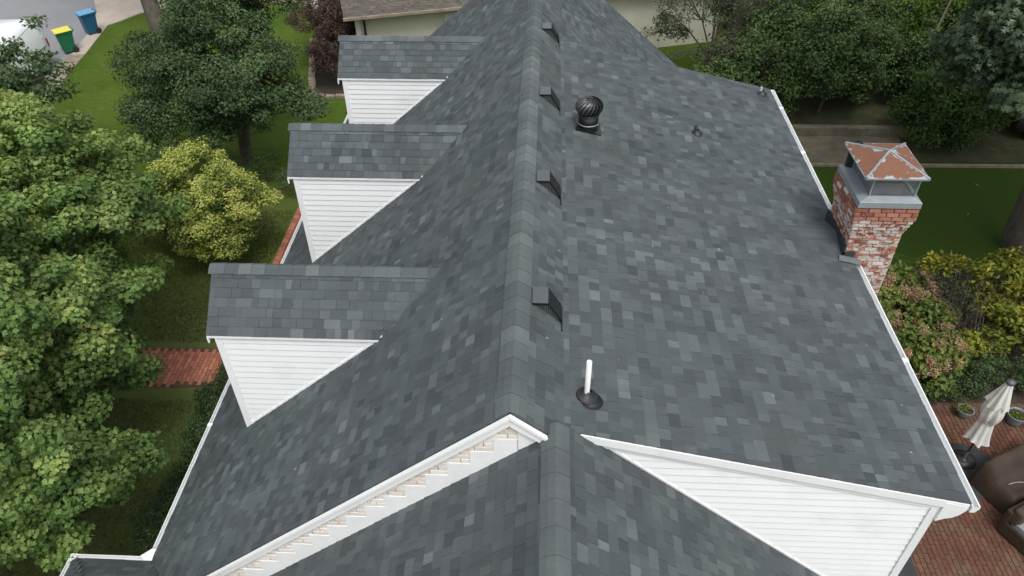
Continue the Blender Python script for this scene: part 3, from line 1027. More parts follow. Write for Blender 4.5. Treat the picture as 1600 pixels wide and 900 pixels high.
def gutter(name_pts, z, out, wd=0.092, h=0.11):
    """K-style gutter along a horizontal polyline (outer side given by out)"""
    mb = MB()
    for (a, b) in zip(name_pts[:-1], name_pts[1:]):
        a3, b3 = Vector((*a, 0)), Vector((*b, 0))
        d = (b3 - a3).normalized()
        n = Vector((d.y, -d.x, 0)) * out
        prof = [(0.0, 0), (0.0, -h), (wd * .65, -h), (wd, -h * .45), (wd, 0), (wd - .014, 0), (wd - .014, -h * .4), (wd * .6, -h + .012), (0.012, -h + .012), (0.012, 0)]
        poly = [a3 + n * x + Vector((0, 0, z + q)) for x, q in prof]
        L_ = (b3 - a3)
        # ring as quads
        nP = len(poly)
        vs = poly + [p + L_ for p in poly]
        fs = [(i, (i + 1) % nP, nP + (i + 1) % nP, nP + i) for i in range(nP)]
        mb.add(vs, fs, 'gutterwhite')
        for q in (0, 1):
            cap = [a3 + n * x + Vector((0, 0, z + y)) + (L_ if q else Vector()) for x, y in prof[:5]]
            mb.add(cap, [tuple(range(5))], 'gutterwhite')
    o = mb.build('gutter', house)
    return o


gutter([(XG - .002, YF), (XG - .002, 6.02)], ZG - .002, -1 * -1)
gutter([(XE + .022, YS - .03), (XE + .022, 9.86)], ZE - .012, 1)
gutter([(XE + .022, 10.92), (XE + .022, YB)], ZE - .012, 1)

def gutter_joint(x, y, z, out):
    MB().box2((x + (-.004 if out > 0 else -.100), y - .03, z - .114), (x + (.100 if out > 0 else .004), y + .03, z + .003), 'gutterwhite').build('gutter_joint', house)


for yy in (7.6, 13.3, 15.2):
    gutter_joint(XE + .022, yy, ZE - .012, 1)
for yy in (8.7, 11.8, 15.4):
    gutter_joint(XG - .002, yy, ZG - .002, -1)

# ---------------- hipped corner roof at the lower left
PC = 5.95
PXL = -6.97
mb = MB()
hz = ZG - .006
hd = 1.26 / 1.0
top = (XG + 2.2, PC - 2.2, hz + MS * 2.2)
# plane facing the back (+y): eave from (PXL,PC) to (XG,PC)
pr = [(PXL, PC, hz), (XG, PC, hz), (XG + 2.0, PC - 2.0, hz + MS * 2.0), (PXL + 2.0, PC - 2.0, hz + MS * 2.0)]
add_slab(mb, [(a, b, c - D) for a, b, c in pr], .12)
pl = [(PXL, PC, hz), (PXL + 2.0, PC - 2.0, hz + MS * 2.0), (PXL + 2.0, -3, hz + MS * 2.0), (PXL, -3, hz)]
add_slab(mb, [(a, b, c - D) for a, b, c in pl], .12)
croof = mb.build('corner_roof', house)


def hip_clip(t0, t1):
    k = (t0 + .03) / SLEN
    return [(0 - k, (XG - PXL) - k)]


lay_shingles((XG, PC + .01, hz), (-1, 0, 0), (0, -1, MS), XG - PXL, 2.0 * SLEN, croof, clip=hip_clip)
lay_shingles((PXL - .01, PC, hz), (0, -1, 0), (1, 0, MS), PC + 3, 2.0 * SLEN, croof, clip=lambda a, b: [((a + .03) / SLEN, PC + 3)])
mb = MB()
mb.box2((PXL + .35, -2.5, 0), (XG + 1.2, PC - .4, ZG - .12), 'clap')
mb.build('corner_wall', house)
gutter([(XG - .05, PC), (PXL - .1, PC)], ZG - .008, 1)
gutter([(PXL, PC + .1), (PXL, -3)], ZG - .010, 1)
mb = MB()   # mitred corner piece filling the inside corner
mb.prism([(XG - .11, PC - .01, ZG - .10), (XG + .02, PC - .01, ZG - .10), (XG + .02, PC + .23, ZG - .10), (XG - .11, PC + .23, ZG - .10), (XG - .24, PC + .105, ZG - .10)], (0, 0, .085), 'gutterwhite')
mb.build('gutter_corner', house)

# ---------------- dormers
def dormer(yc):
    zt = DZ - DM * DW                       # eave height
    def zm(x):
        return ZR + MS * x                   # main slope
    body = MB()
    fx = DXW
    yw = DW - .012
    pent = [(fx + .01, yc - yw, zm(fx)), (fx + .01, yc + yw, zm(fx)), (fx + .01, yc + yw, zt - .03), (fx + .01, yc, DZ - .06), (fx + .01, yc - yw, zt - .03)]
    xb = (zt - ZR) / MS
    vs = [*pent, (xb, yc + yw, zt - .03), (xb, yc - yw, zt - .03), ((DZ - ZR) / MS, yc, DZ - .06), (fx + .01, yc - yw, zm(fx) - .1), (fx + .01, yc + yw, zm(fx) - .1)]
    body.add(vs, [(8, 9, 2, 3, 4), (9, 5, 2), (8, 4, 6), (2, 5, 7, 3), (4, 3, 7, 6)], 'clap')
    d = body.build('dormer', house)
    # clapboards on both cheeks
    for s in (-1, 1):
        y = yc + s * yw
        z1 = zt - .075
        i = 0
        while z1 > zm(fx) + .06:
            z0 = z1 - 0.125
            xf = fx + .10
            x1 = (z1 - ZR) / MS - .02
            x0 = (max(z0, zm(fx)) - ZR) / MS - .02
            if x1 < xf + .02:
                break
            z0c = max(z0, zm(fx) + .02)
            x0 = max(x0, xf)
            vs = [(xf, y + s * .017, z0c), (x0, y + s * .017, z0c), (x1, y + s * .004, z1), (xf, y + s * .004, z1),
                  (xf, y, z0c), (x0, y, z0c), (x1, y, z1), (xf, y, z1)]
            MB().add(vs, [(0, 1, 2, 3), (4, 7, 6, 5), (0, 4, 5, 1), (1, 5, 6, 2), (0, 3, 7, 4)], 'clap').build('clapboard', d)
            z1 = z0
            i += 1
    # corner boards, frieze, skirt along the slope
    for s in (-1, 1):
        y = yc + s * (yw + .011)
        MB().box2((fx - .012, y - .013, zm(fx) - .03), (fx + .10, y + .013, zt - .005), 'white').build('corner_board', d, bevel=.003)
        MB().prism([(fx + .102, y - .011, zt - .075), (xb - .02, y - .011, zt - .075), (xb - .02, y - .011, zt - .012), (fx + .102, y - .011, zt - .012)], (0, .022, 0), 'white').build('frieze', d)
        a, b = fx + .102, xb - .02
        MB().prism([(a, y - .014, zm(a) + .0), (b, y - .014, zm(b) + .0), (b, y - .014, zm(b) + .05), (a, y - .014, zm(a) + .05)], (0, .028, 0), 'white').build('skirt_flashing', d)
    # front wall with a window
    fb = MB()
    for i in range(17):
        z0 = zm(fx) + .02 + i * .125
        half = yw - .005 if z0 + .125 < zt else max(0.05, (DZ - .08 - z0 - .125) / DM)
        if z0 + .125 > DZ - .1:
            break
        fb.add([(fx - .012, yc - half, z0), (fx - .012, yc + half, z0), (fx + .002, yc + half, z0 + .125), (fx + .002, yc - half, z0 + .125)], [(0, 3, 2, 1)], 'clap')
    fb.build('front_siding', d)
    wn = MB()
    wz0, wz1 = zm(fx) + .45, zm(fx) + 1.85
    for (a, b, c, e) in ((-.42, -.34, wz0, wz1), (.34, .42, wz0, wz1), (-.42, .42, wz1, wz1 + .09), (-.46, .46, wz0 - .06, wz0), (-.02, .02, wz0, wz1), (-.34, .34, (wz0 + wz1) / 2 - .02, (wz0 + wz1) / 2 + .02)):
        wn.box2((fx - .045, yc + a, c), (fx - .013, yc + b, e), 'white')
    wn.box2((fx - .03, yc - .34, wz0), (fx - .018, yc + .34, wz1), 'glass')
    wn.build('window', d)
    # roof
    rf = MB()
    ro = 0.035
    for s in (-1, 1):
        ye = yc + s * (DW + ro)
        ze = DZ - DM * (DW + ro)
        xb0 = (DZ - ZR) / MS
        xb1 = (ze - ZR) / MS
        rf.prism([(DX, yc, DZ - D), (DX, ye, ze - D), (xb1 - .05, ye, ze - D), (xb0 - .05, yc, DZ - D)], (0, 0, -.035), 'white')
    dr = rf.build('dormer_roof', d)
    dl = math.hypot(1, DM)
    hgt = (DW + ro) * dl - .05
    for s in (-1, 1):
        ye = yc + s * (DW + ro)
        ze = DZ - DM * (DW + ro)

        def clip(t0, t1):
            zz = ze + DM * (t1 / dl)
            xb_ = (zz - ZR) / MS + 0.02
            return [(0, xb_ - DX)] if s < 0 else [(-(xb_ - DX), 0)]
        # x along: for the near side +x with up = +y gives normal +z
        if s < 0:
            lay_shingles((DX, ye, ze), (1, 0, 0), (0, 1, DM), 0, hgt, d, clip=clip, hide=lambda p: yc > 14)
        else:
            lay_shingles((DX, ye, ze), (-1, 0, 0), (0, -1, DM), 0, hgt, d, clip=clip, hide=lambda p: True)
    ridge_caps(d, ((DZ - ZR) / MS + .02, yc, DZ + .004), (DX - .005, yc, DZ + .004), DM, 0.135, 0.20, tones=[.5, .6, .66, .72, .8, .88], base=.012)
    # verge boards at the front
    vb = MB()
    for s in (-1, 1):
        vb.prism([(DX - .004, yc, DZ - .055), (DX - .004, yc + s * (DW + ro), DZ - DM * (DW + ro) - .055), (DX - .004, yc + s * (DW + ro), DZ - DM * (DW + ro) - .15), (DX - .004, yc, DZ - .15)], (.025, 0, 0), 'white')
    vb.build('verge_board', d)
    return d


for yc in DORM_Y:
    dormer(yc)

# ---------------- roof vents by the ridge
def rsz(x):
    return ZR - MS * x


def box_vent(y, dp=0.30, big=1.0):
    o = empty_part('box_vent', house, (0.35, y, rsz(.35)))
    x0, x1, x2 = .185, .185 + .20 * big, .555
    zt = rsz(x0) + .035
    z2 = rsz(x2) + .075
    y0, y1 = y, y + dp
    # hood shell: flat top, sloping outer face
    hd = MB()
    t = .012
    hd.prism([(x0, y0, rsz(x0) + .01), (x0, y0, zt), (x1, y0, zt), (x2, y0, z2), (x2, y0, z2 - t * 2), (x1, y0, zt - .03), (x0 + t, y0, zt - .03)], (0, dp, 0), 'blackmetal')
    hd.prism([(x0 + .001, y1 - .012, rsz(x0)), (x1, y1 - .012, zt - .004), (x2 - .002, y1 - .012, z2 - .01), (x2 - .002, y1 - .012, rsz(x2))], (0, .010, 0), 'blackmetal')
    hd.prism([(x2 - .012, y0 + .002, rsz(x2)), (x2 - .012, y0 + .002, z2 - .02), (x2 - .002, y0 + .002, z2 - .02), (x2 - .002, y0 + .002, rsz(x2))], (0, dp - .012, 0), 'blackmetal')
    hd.build('hood', o)
    MB().box2((x0 + .002, y0 - .004, zt - .002), (x1 - .002, y1 + .002, zt + .006), 'ventgrey').build('top_plate', o)
    # grille in the side that faces down the street side
    g = MB()
    n = 13
    xa, xb_ = x0 + .05, x2 - .03
    for i in range(n):
        x = xa + (xb_ - xa) * (i + .5) / n
        zt_ = (zt - .035) if x < x1 else (zt - .035) + (z2 - zt) * (x - x1) / (x2 - x1)
        g.box2((x - .007, y0 + .012, rsz(x) + .01), (x + .005, y0 + .020, max(rsz(x) + .015, zt_)), 'louvre')
    g.build('grille', o)
    MB().prism([(x0 - .05, y0 - .10, rsz(x0 - .05) + .020), (x2 + .02, y0 - .10, rsz(x2 + .02) + .020), (x2 + .02, y1 + .05, rsz(x2 + .02) + .020), (x0 - .05, y1 + .05, rsz(x0 - .05) + .020)], (0, 0, .004), 'flashing').build('flange', o) if False else None
    MB().box2((x2 + .0, y0 - .14, rsz(x2) + .004), (x2 + .014, y1, rsz(x2) + .034), 'blackmetal').build('flange', o)
    return o


def empty_part(name, parent, loc):
    o = bpy.data.objects.new(name, None)
    o.empty_display_size = .1
    return put(o, parent, Matrix.Translation(loc))


for y in (6.93, 9.72, 12.62, 15.72):
    box_vent(y)

# turbine vent on the shed roof
def shz(x):
    return ZS - SSH * (x - XS)


tx, ty = 1.07, 12.30
tv = empty_part('turbine_vent', house, (tx, ty, shz(tx)))
zb = shz(tx)
MB().prism([(tx - .23, ty - .23, shz(tx - .23) + .018), (tx + .23, ty - .23, shz(tx + .23) + .018), (tx + .23, ty + .23, shz(tx + .23) + .018), (tx - .23, ty + .23, shz(tx - .23) + .018)], (0, 0, .012), 'blackmetal').build('base_flange', tv)
MB().lathe([(.185, -.03), (.18, .12), (.178, .26), (.15, .27)], 'blackmetal', (tx, ty, zb), 28).build('collar', tv)
MB().lathe([(.186, .10), (.192, .105), (.192, .118), (.186, .123)], 'galv', (tx, ty, zb), 28).build('clamp_ring', tv)
# globe with twisted vanes
nv = 20
mbv = MB()
for k in range(nv):
    vs, fs = [], []
    st = 9
    for i in range(st + 1):
        ph = i / st
        th = R(-62) + R(140) * ph          # latitude
        rr = .232 * math.cos(th) + .004
        zz = zb + .42 + .165 * math.sin(th)
        tw = k * 2 * math.pi / nv + ph * 0.9
        for da, dr in ((0, .016), (2 * math.pi / nv * .62, -.004)):
            r2 = max(.01, rr + dr)
            vs.append((tx + r2 * math.cos(tw + da), ty + r2 * math.sin(tw + da), zz))
    for i in range(st):
        fs.append((2 * i, 2 * i + 1, 2 * i + 3, 2 * i + 2))
    b = MB().add(vs, fs, 'vanemetal', False).build('vane', tv)
MB().lathe([(.17, .26), (.20, .36), (.205, .44), (.17, .53), (.05, .57)], 'blackmetal', (tx, ty, zb), 24).build('inner_core', tv)
MB().lathe([(.0, .588), (.06, .586), (.075, .576), (.07, .565)], 'blackmetal', (tx, ty, zb), 20).build('top_disc', tv)
MB().lathe([(.15, .27), (.195, .275), (.20, .29), (.13, .30)], 'blackmetal', (tx, ty, zb), 28).build('globe_ring', tv)

# white vent pipe with dark boot
px_, py_ = 0.84, 5.80
vp = empty_part('vent_pipe', house, (px_, py_, shz(px_)))
zz = shz(px_)
tilt = Matrix.Rotation(R(4), 3, 'Y')
MB().lathe([(.031, -.02), (.031, .585), (.025, .59), (.025, .50)], 'pvc', (px_, py_, zz), 16).build('pipe', vp)
rt = Vector((SSH, 0, 1)).to_track_quat('Z', 'Y').to_matrix()
MB().lathe([(.128, .012), (.128, .030), (.115, .042), (.10, .040), (.092, .055), (.075, .060), (.06, .075), (.040, .082), (.038, .11), (.030, .112)], 'rubber', (px_, py_, zz), 26, rot=rt).build('boot', vp)
MB().lathe([(.0, .012), (.13, .012), (.135, .018), (.0, .019)], 'rubber', (px_ + .055, py_ - .05, zz - .012), 24, rot=rt).build('flange', vp)
for sx, sy in ((3.17, 13.05), (5.03, 15.68)):
    sp = empty_part('small_vent', house, (sx, sy, shz(sx)))
    MB().lathe([(.035, 0), (.033, .16), (.025, .165), (.02, .1)], 'galv' if sx > 4 else 'rubber', (sx, sy, shz(sx)), 12).build('pipe', sp)
    MB().lathe([(.11, .012), (.10, .03), (.05, .06), (.036, .09)], 'rubber', (sx + .03, sy - .02, shz(sx)), 14).build('boot', sp)

# ---------------- chimney
cx0, cx1, cy0, cy1 = 5.19, 5.99, 9.90, 10.87
CT = 7.30
ch = MB().box2((cx0 + .012, cy0 + .012, 0), (cx1 - .012, cy1 - .012, CT - .02), 'mortar').build('chimney', house)
CB = Bricks('brick', 'brick_field', 'chimney_brick')
CTON = [0.0, 0.2, 0.4, 0.5, 0.6, 0.7, 0.78, 0.9, 1.0]
CP = np.array([.12, .14, .15, .15, .12, .10, .08, .08, .06])
CP = CP / CP.sum()
ch_h = 0.072
row = 0
z = CT - ch_h / 2
while z > 0.1:
    # corbelled top courses
    if row < 3:
        o = 0.08 if row else 0.075
    elif row < 7:
        o = 0.08 - 0.0175 * (row - 2)
    else:
        o = 0.0
    X0, X1, Y0, Y1 = cx0 - o, cx1 + o, cy0 - o, cy1 + o
    for face, (p, q, fixed) in enumerate((((X0), (X1), Y0), ((Y0), (Y1), X0), ((X0), (X1), Y1), ((Y0), (Y1), X1))):
        Lf = q - p
        nbk = round(Lf / .203)
        bw = Lf / nbk
        s = p + (bw / 2 if (row + face) % 2 else 0)
        spans = [] if not (row + face) % 2 else [(p, p + bw / 2)]
        while s < q - .02:
            spans.append((s, min(q, s + bw)))
            s += bw
        for a, b in spans:
            l = round(b - a - .009, 3)
            if l < .03:
                continue
            c = (a + b) / 2
            j = rng.random() * .004
            if face == 0:
                m = frame((c, fixed - j, z), (1, 0, 0), (0, 0, 1))
            elif face == 1:
                m = frame((fixed - j, c, z), (0, -1, 0), (0, 0, 1))
            elif face == 2:
                m = frame((c, fixed + j, z), (-1, 0, 0), (0, 0, 1))
            else:
                m = frame((fixed + j, c, z), (0, 1, 0), (0, 0, 1))
            CB.add((l, .062, .08, float(CTON[rng.choice(9, p=CP)])), m, ch, z < 4.2 or (face == 1 and z < 6.3))
    z -= ch_h
    row += 1
mb = MB()
mb.prism([(cx0 - .04, cy0 - .04, CT + .002), (cx1 + .04, cy0 - .04, CT + .002), (cx1 + .04, cy1 + .04, CT + .002), (cx0 - .04, cy1 + .04, CT + .002)], (0, 0, .02), 'mortar')
mb.build('crown', ch)
# galvanised shroud: sloped skirt, then mesh-sided box and rusty hip cap
mb = MB()
a0, a1, b0, b1 = cx0 - .07, cx1 + .08, cy0 - .08, cy1 + .07
i0, i1, j0, j1 = cx0 + .10, cx1 - .02, cy0 + .05, cy1 - .08
zs0, zs1, zs2 = CT + .02, CT + .12, CT + .165
ringA = [(a0, b0, zs0), (a1, b0, zs0), (a1, b1, zs0), (a0, b1, zs0)]
ringB = [(a0 + .005, b0 + .005, zs1), (a1 - .005, b0 + .005, zs1), (a1 - .005, b1 - .005, zs1), (a0 + .005, b1 - .005, zs1)]
ringC = [(i0, j0, zs2), (i1, j0, zs2), (i1, j1, zs2), (i0, j1, zs2)]
vs = ringA + ringB + ringC
fs = []
for r_ in (0, 4):
    for i in range(4):
        fs.append((r_ + i, r_ + (i + 1) % 4, r_ + 4 + (i + 1) % 4, r_ + 4 + i))
mb.add(vs, fs, 'galv')
mb.build('shroud', ch, bevel=.004)
mb = MB()
for (x, y) in ((i0, j0), (i1, j0), (i1, j1), (i0, j1)):
    MB().box2((x - .012, y - .012, zs2 - .01), (x + .012, y + .012, zs2 + .36), 'galv').build('cap_post', ch)

mb = MB()
for k in range(30):
    t = (k + .5) / 30
    for yy in (j0, j1):
        x = i0 + (i1 - i0) * t
        mb.box2((x - .0025, yy - .002, zs2), (x + .0025, yy + .002, zs2 + .35), 'galv')
    for xx in (i0, i1):
        y = j0 + (j1 - j0) * t
        mb.box2((xx - .002, y - .0025, zs2), (xx + .002, y + .0025, zs2 + .35), 'galv')
for k in range(14):
    zz_ = zs2 + .35 * (k + .5) / 14
    for yy in (j0, j1):
        mb.box2((i0, yy - .002, zz_ - .0025), (i1, yy + .002, zz_ + .0025), 'galv')
    for xx in (i0, i1):
        mb.box2((xx - .002, j0, zz_ - .0025), (xx + .002, j1, zz_ + .0025), 'galv')
mesh_o = mb.build('spark_mesh', ch)
mesh_o['kind'] = 'stuff'
mb = MB()
mb.box2((i0 + .12, j0 + .15, zs2 - .05), (i1 - .12, j1 - .15, zs2 + .13), 'mortar')
mb.build('flue_liner', ch)
zc0 = 7.83
k0, k1, l0, l1 = 5.115, 6.045, 9.86, 10.92
apx = ((k0 + k1) / 2, (l0 + l1) / 2, zc0 + .17)
mb = MB()
mb.add([(k0, l0, zc0), (k1, l0, zc0), (k1, l1, zc0), (k0, l1, zc0), apx,
        (k0, l0, zc0 - .035), (k1, l0, zc0 - .035), (k1, l1, zc0 - .035), (k0, l1, zc0 - .035)],
       [(0, 1, 4), (1, 2, 4), (2, 3, 4), (3, 0, 4), (0, 5, 6, 1), (1, 6, 7, 2), (2, 7, 8, 3), (3, 8, 5, 0), (5, 8, 7, 6)], 'rust')
cap = mb.build('chimney_cap', ch)
for (x, y) in ((k0, l0), (k1, l0), (k1, l1), (k0, l1)):
    d = Vector(apx) - Vector((x, y, zc0))
    MB().tube([Vector((x, y, zc0 + .002)), Vector((x, y, zc0 + .004)) + d * .5, Vector(apx) + Vector((0, 0, .004))], [.022, .018, .022], 'galv', 6).build('hip_seam', cap)
mb = MB()
for (a, b) in (((k0, l0), (k1, l0)), ((k1, l0), (k1, l1)), ((k1, l1), (k0, l1)), ((k0, l1), (k0, l0))):
    c = ((a[0] + b[0]) / 2, (a[1] + b[1]) / 2, zc0 - .015)
    mb.box(c, (abs(b[0] - a[0]) + .02, abs(b[1] - a[1]) + .02, .02) if False else (max(abs(b[0] - a[0]), .014) + .01, max(abs(b[1] - a[1]), .014) + .01, .022), 'galv')
mb.build('drip_edge', cap)
# black second flue behind the cap
MB().lathe([(.10, 0), (.10, .42), (.13, .43), (.13, .50), (.02, .56)], 'blackmetal', (cx0 + .10, cy1 + .05 - .04, CT + .02), 18).build('flue', ch)
# flashing and little saddle where chimney meets the roof
mb = MB()
mb.box2((cx0 - .03, cy0 - .03, shz(cx0) - .05), (cx0 - .004, cy1 + .03, shz(cx0) + .24), 'flashing')
mb.box2((cx0 - .03, cy0 - .03, shz(cx0) - .05), (cx0 + .16, cy0 - .008, shz(cx0) + .10), 'flashing')
mb.box2((cx0 - .03, cy1 + .008, shz(cx0) - .05), (cx0 + .16, cy1 + .03, shz(cx0) + .12), 'flashing')
mb.build('chimney_flashing', ch)
MB().prism([(cx0 - .14, cy0 - .20, shz(cx0 - .14) + .022), (cx0 + .24, cy0 - .20, shz(cx0 + .24) + .022), (cx0 + .24, cy0 - .035, shz(cx0 + .24) + .022), (cx0 - .08, cy0 - .035, shz(cx0 - .08) + .022)], (0, 0, .012), 'flashing_pale').build('apron_flashing', ch)
ym = (cy0 + cy1) / 2
mb = MB()
xr = 4.30
hb = shz(cx0) + .16
mb.add([(xr, ym, shz(xr) + .003), (cx0 - .03, ym, hb), (cx0 - .03, cy0 - .05, shz(cx0) + .002), (cx0 - .03, cy1 + .05, shz(cx0) + .002)], [(0, 2, 1), (0, 1, 3), (1, 2, 3), (0, 3, 2)], 'saddle')
sad = mb.build('cricket', ch)
for s in (-1, 1):
    e0 = Vector((cx0 - .03, ym + s * (ym - cy0 + .05), shz(cx0) + .006))
    e1 = Vector((xr, ym, shz(xr) + .008))
    tp = Vector((cx0 - .03, ym, hb + .003))
    for i in range(6):
        # strips parallel to the cricket ridge
        t0, t1 = i / 6, (i + 1) / 6
        p0, p1 = e0.lerp(tp, t0), e0.lerp(tp, t1)
        q0, q1 = p0 + (e1 - tp) * (t0), p1 + (e1 - tp) * (t1)
        q0 = e0.lerp(e1, t0)
        q1 = e0.lerp(e1, t1)
        me = bpy.data.meshes.new('saddle_shingle')
        up = Vector((0, 0, .003))
        me.from_pydata([p0 + up, q0 + up, q1, p1, p0 - up * .3, q0 - up * .3], [], [(0, 1, 2, 3), (0, 4, 5, 1)])
        me.materials.append(M['shingle'])
        a = me.attributes.new('tone', 'FLOAT', 'FACE')
        a.data.foreach_set('value', [float(TONES[2 + (i * 2) % 3])] * 2)
        put(bpy.data.objects.new('saddle_shingle', me), ch)

g_ = np.random.default_rng(77)
vs_, fs_ = [], []
for i in range(70):
    x = g_.uniform(-5, 5)
    y = g_.uniform(5.6, 14)
    z_ = (ZR + MS * x if x < 0 else (ZR - MS * x if x < XS else ZS - SSH * (x - XS))) + .016
    a = g_.random() * 6.28
    l_ = .008 + .022 * g_.random() ** 3
    b_ = len(vs_)
    sl_ = MS if x < 0 else (-MS if x < XS else -SSH)
    for q in (0, 2.1, 4.2):
        dx_, dy_ = l_ * math.cos(a + q), l_ * math.sin(a + q)
        vs_.append((x + dx_, y + dy_, z_ + dx_ * sl_ + .004 * (q > 3)))
    fs_.append((b_, b_ + 1, b_ + 2))
o = bpy.data.objects.new('leaf_litter', fast_mesh('leaf_litter', vs_, fs_, 'rock'))
put(o, roof)
o['kind'] = 'stuff'
SH.flush(300)
for st in (PB, PP, GB, CB):
    st.flush(300)

# ------------------------------------------------------------------ foliage
LEAVES = {
    # outline points (u along the leaf, v across, w lift), quads
    'diamond': (np.array([(0, 0, 0), (.45, -.36, .10), (1, 0, -.06), (.5, .36, .10)]), np.array([(0, 1, 2, 3)])),
    'oval': (np.array([(0, 0, 0), (.5, -.27, .07), (1, 0, -.05), (.5, .27, .07)]), np.array([(0, 1, 2, 3)])),
    'maple': (np.array([(0, 0, 0), (.22, -.34, .03), (.66, -.56, -.02), (.70, -.20, .05), (1.0, 0, -.08), (.70, .20, .05), (.66, .56, -.02), (.22, .34, .03)]),
              np.array([(0, 1, 2, 3), (0, 3, 4, 5), (0, 5, 6, 7)])),
    'oak': (np.array([(0, 0, 0), (.25, -.22, .03), (.50, -.42, 0), (.52, -.10, .05), (.80, -.34, 0), (.80, -.06, .03), (1.1, 0, -.1), (.80, .06, .03), (.80, .34, 0), (.52, .10, .05), (.50, .42, 0), (.25, .22, .03)]),
            np.array([(0, 1, 2, 3), (0, 9, 10, 11), (0, 3, 4, 5), (0, 7, 8, 9), (0, 5, 6, 7)])),
}


def leaf_cloud(centers, radii, per, size, shape='diamond', flat=0.55, up=0.8, out_from=None, tone_c=None, tone_r=.22, seed=1, jitter=.35, droop=0.0, toplit_tone=.25):
    """many leaves round each clump centre"""
    g = np.random.default_rng(seed)
    centers = np.asarray(centers, float)
    n = len(centers)
    if np.isscalar(radii):
        radii = np.full(n, radii)
    cnt = np.maximum(3, (per * (radii / radii.mean()) ** 2).astype(int))
    idx = np.repeat(np.arange(n), cnt)
    k = len(idx)
    d = g.normal(size=(k, 3))
    d /= np.linalg.norm(d, axis=1)[:, None]
    r = g.random(k) ** 0.42
    loc = d * r[:, None]
    loc[:, 2] *= flat
    P = centers[idx] + loc * radii[idx][:, None]
    nrm = g.normal(size=(k, 3)) * .75 + np.array([0, 0, up]) + loc * .8
    if out_from is not None:
        o = centers[idx] - np.asarray(out_from)
        o /= np.linalg.norm(o, axis=1)[:, None] + 1e-6
        nrm += o * .4
    nrm /= np.linalg.norm(nrm, axis=1)[:, None]
    t = g.normal(size=(k, 3)) + loc * 1.3
    t[:, 2] -= droop
    t -= nrm * np.sum(t * nrm, 1)[:, None]
    t /= np.linalg.norm(t, axis=1)[:, None] + 1e-9
    b = np.cross(nrm, t)
    s = size * (1 + (g.random(k) - .5) * 2 * jitter)
    tpl, fq = LEAVES[shape]
    V = P[:, None] + s[:, None, None] * (tpl[None, :, 0:1] * t[:, None] + tpl[None, :, 1:2] * b[:, None] + tpl[None, :, 2:3] * nrm[:, None])
    m = len(tpl)
    F = (fq[None] + m * np.arange(k)[:, None, None]).reshape(-1, 4)
    tc = tone_c[idx] if tone_c is not None else np.full(k, .5)
    tone = np.clip(tc + g.normal(size=k) * tone_r * .6 + (loc[:, 2] / flat) * toplit_tone * .6, 0.0, .985)  # upper leaves of each clump coloured lighter to imitate light from above
    rare = g.random(k) < .0006
    tone = np.where(rare, 1.0, tone)
    return V.reshape(-1, 3), F, np.repeat(tone, len(fq))


def lobes_to_clumps(lobes, density, seed, rough=.28, inner=.25, bottom=-.55):
    """clump centres scattered near the surface of several ellipsoids"""
    g = np.random.default_rng(seed)
    out = []
    for (c, r) in lobes:
        c, r = np.array(c, float), np.array(r, float)
        area = 4 * math.pi * ((r[0] * r[1]) ** 1.6 / 3 + (r[0] * r[2]) ** 1.6 / 3 + (r[1] * r[2]) ** 1.6 / 3) ** (1 / 1.6)
        n = max(4, int(area * density))
        d = g.normal(size=(n, 3))
        d /= np.linalg.norm(d, axis=1)[:, None]
        d = d[d[:, 2] > bottom]
        k = 1.04 - rough * g.random(len(d)) + .14 * np.sin(d[:, 0] * 6 + seed) * np.cos(d[:, 1] * 5 + d[:, 2] * 4)
        inn = g.random(len(d)) < inner
        k = np.where(inn, k * (.45 + .4 * g.random(len(d))), k)
        out.append(c + d * r * k[:, None])
    return np.concatenate(out)


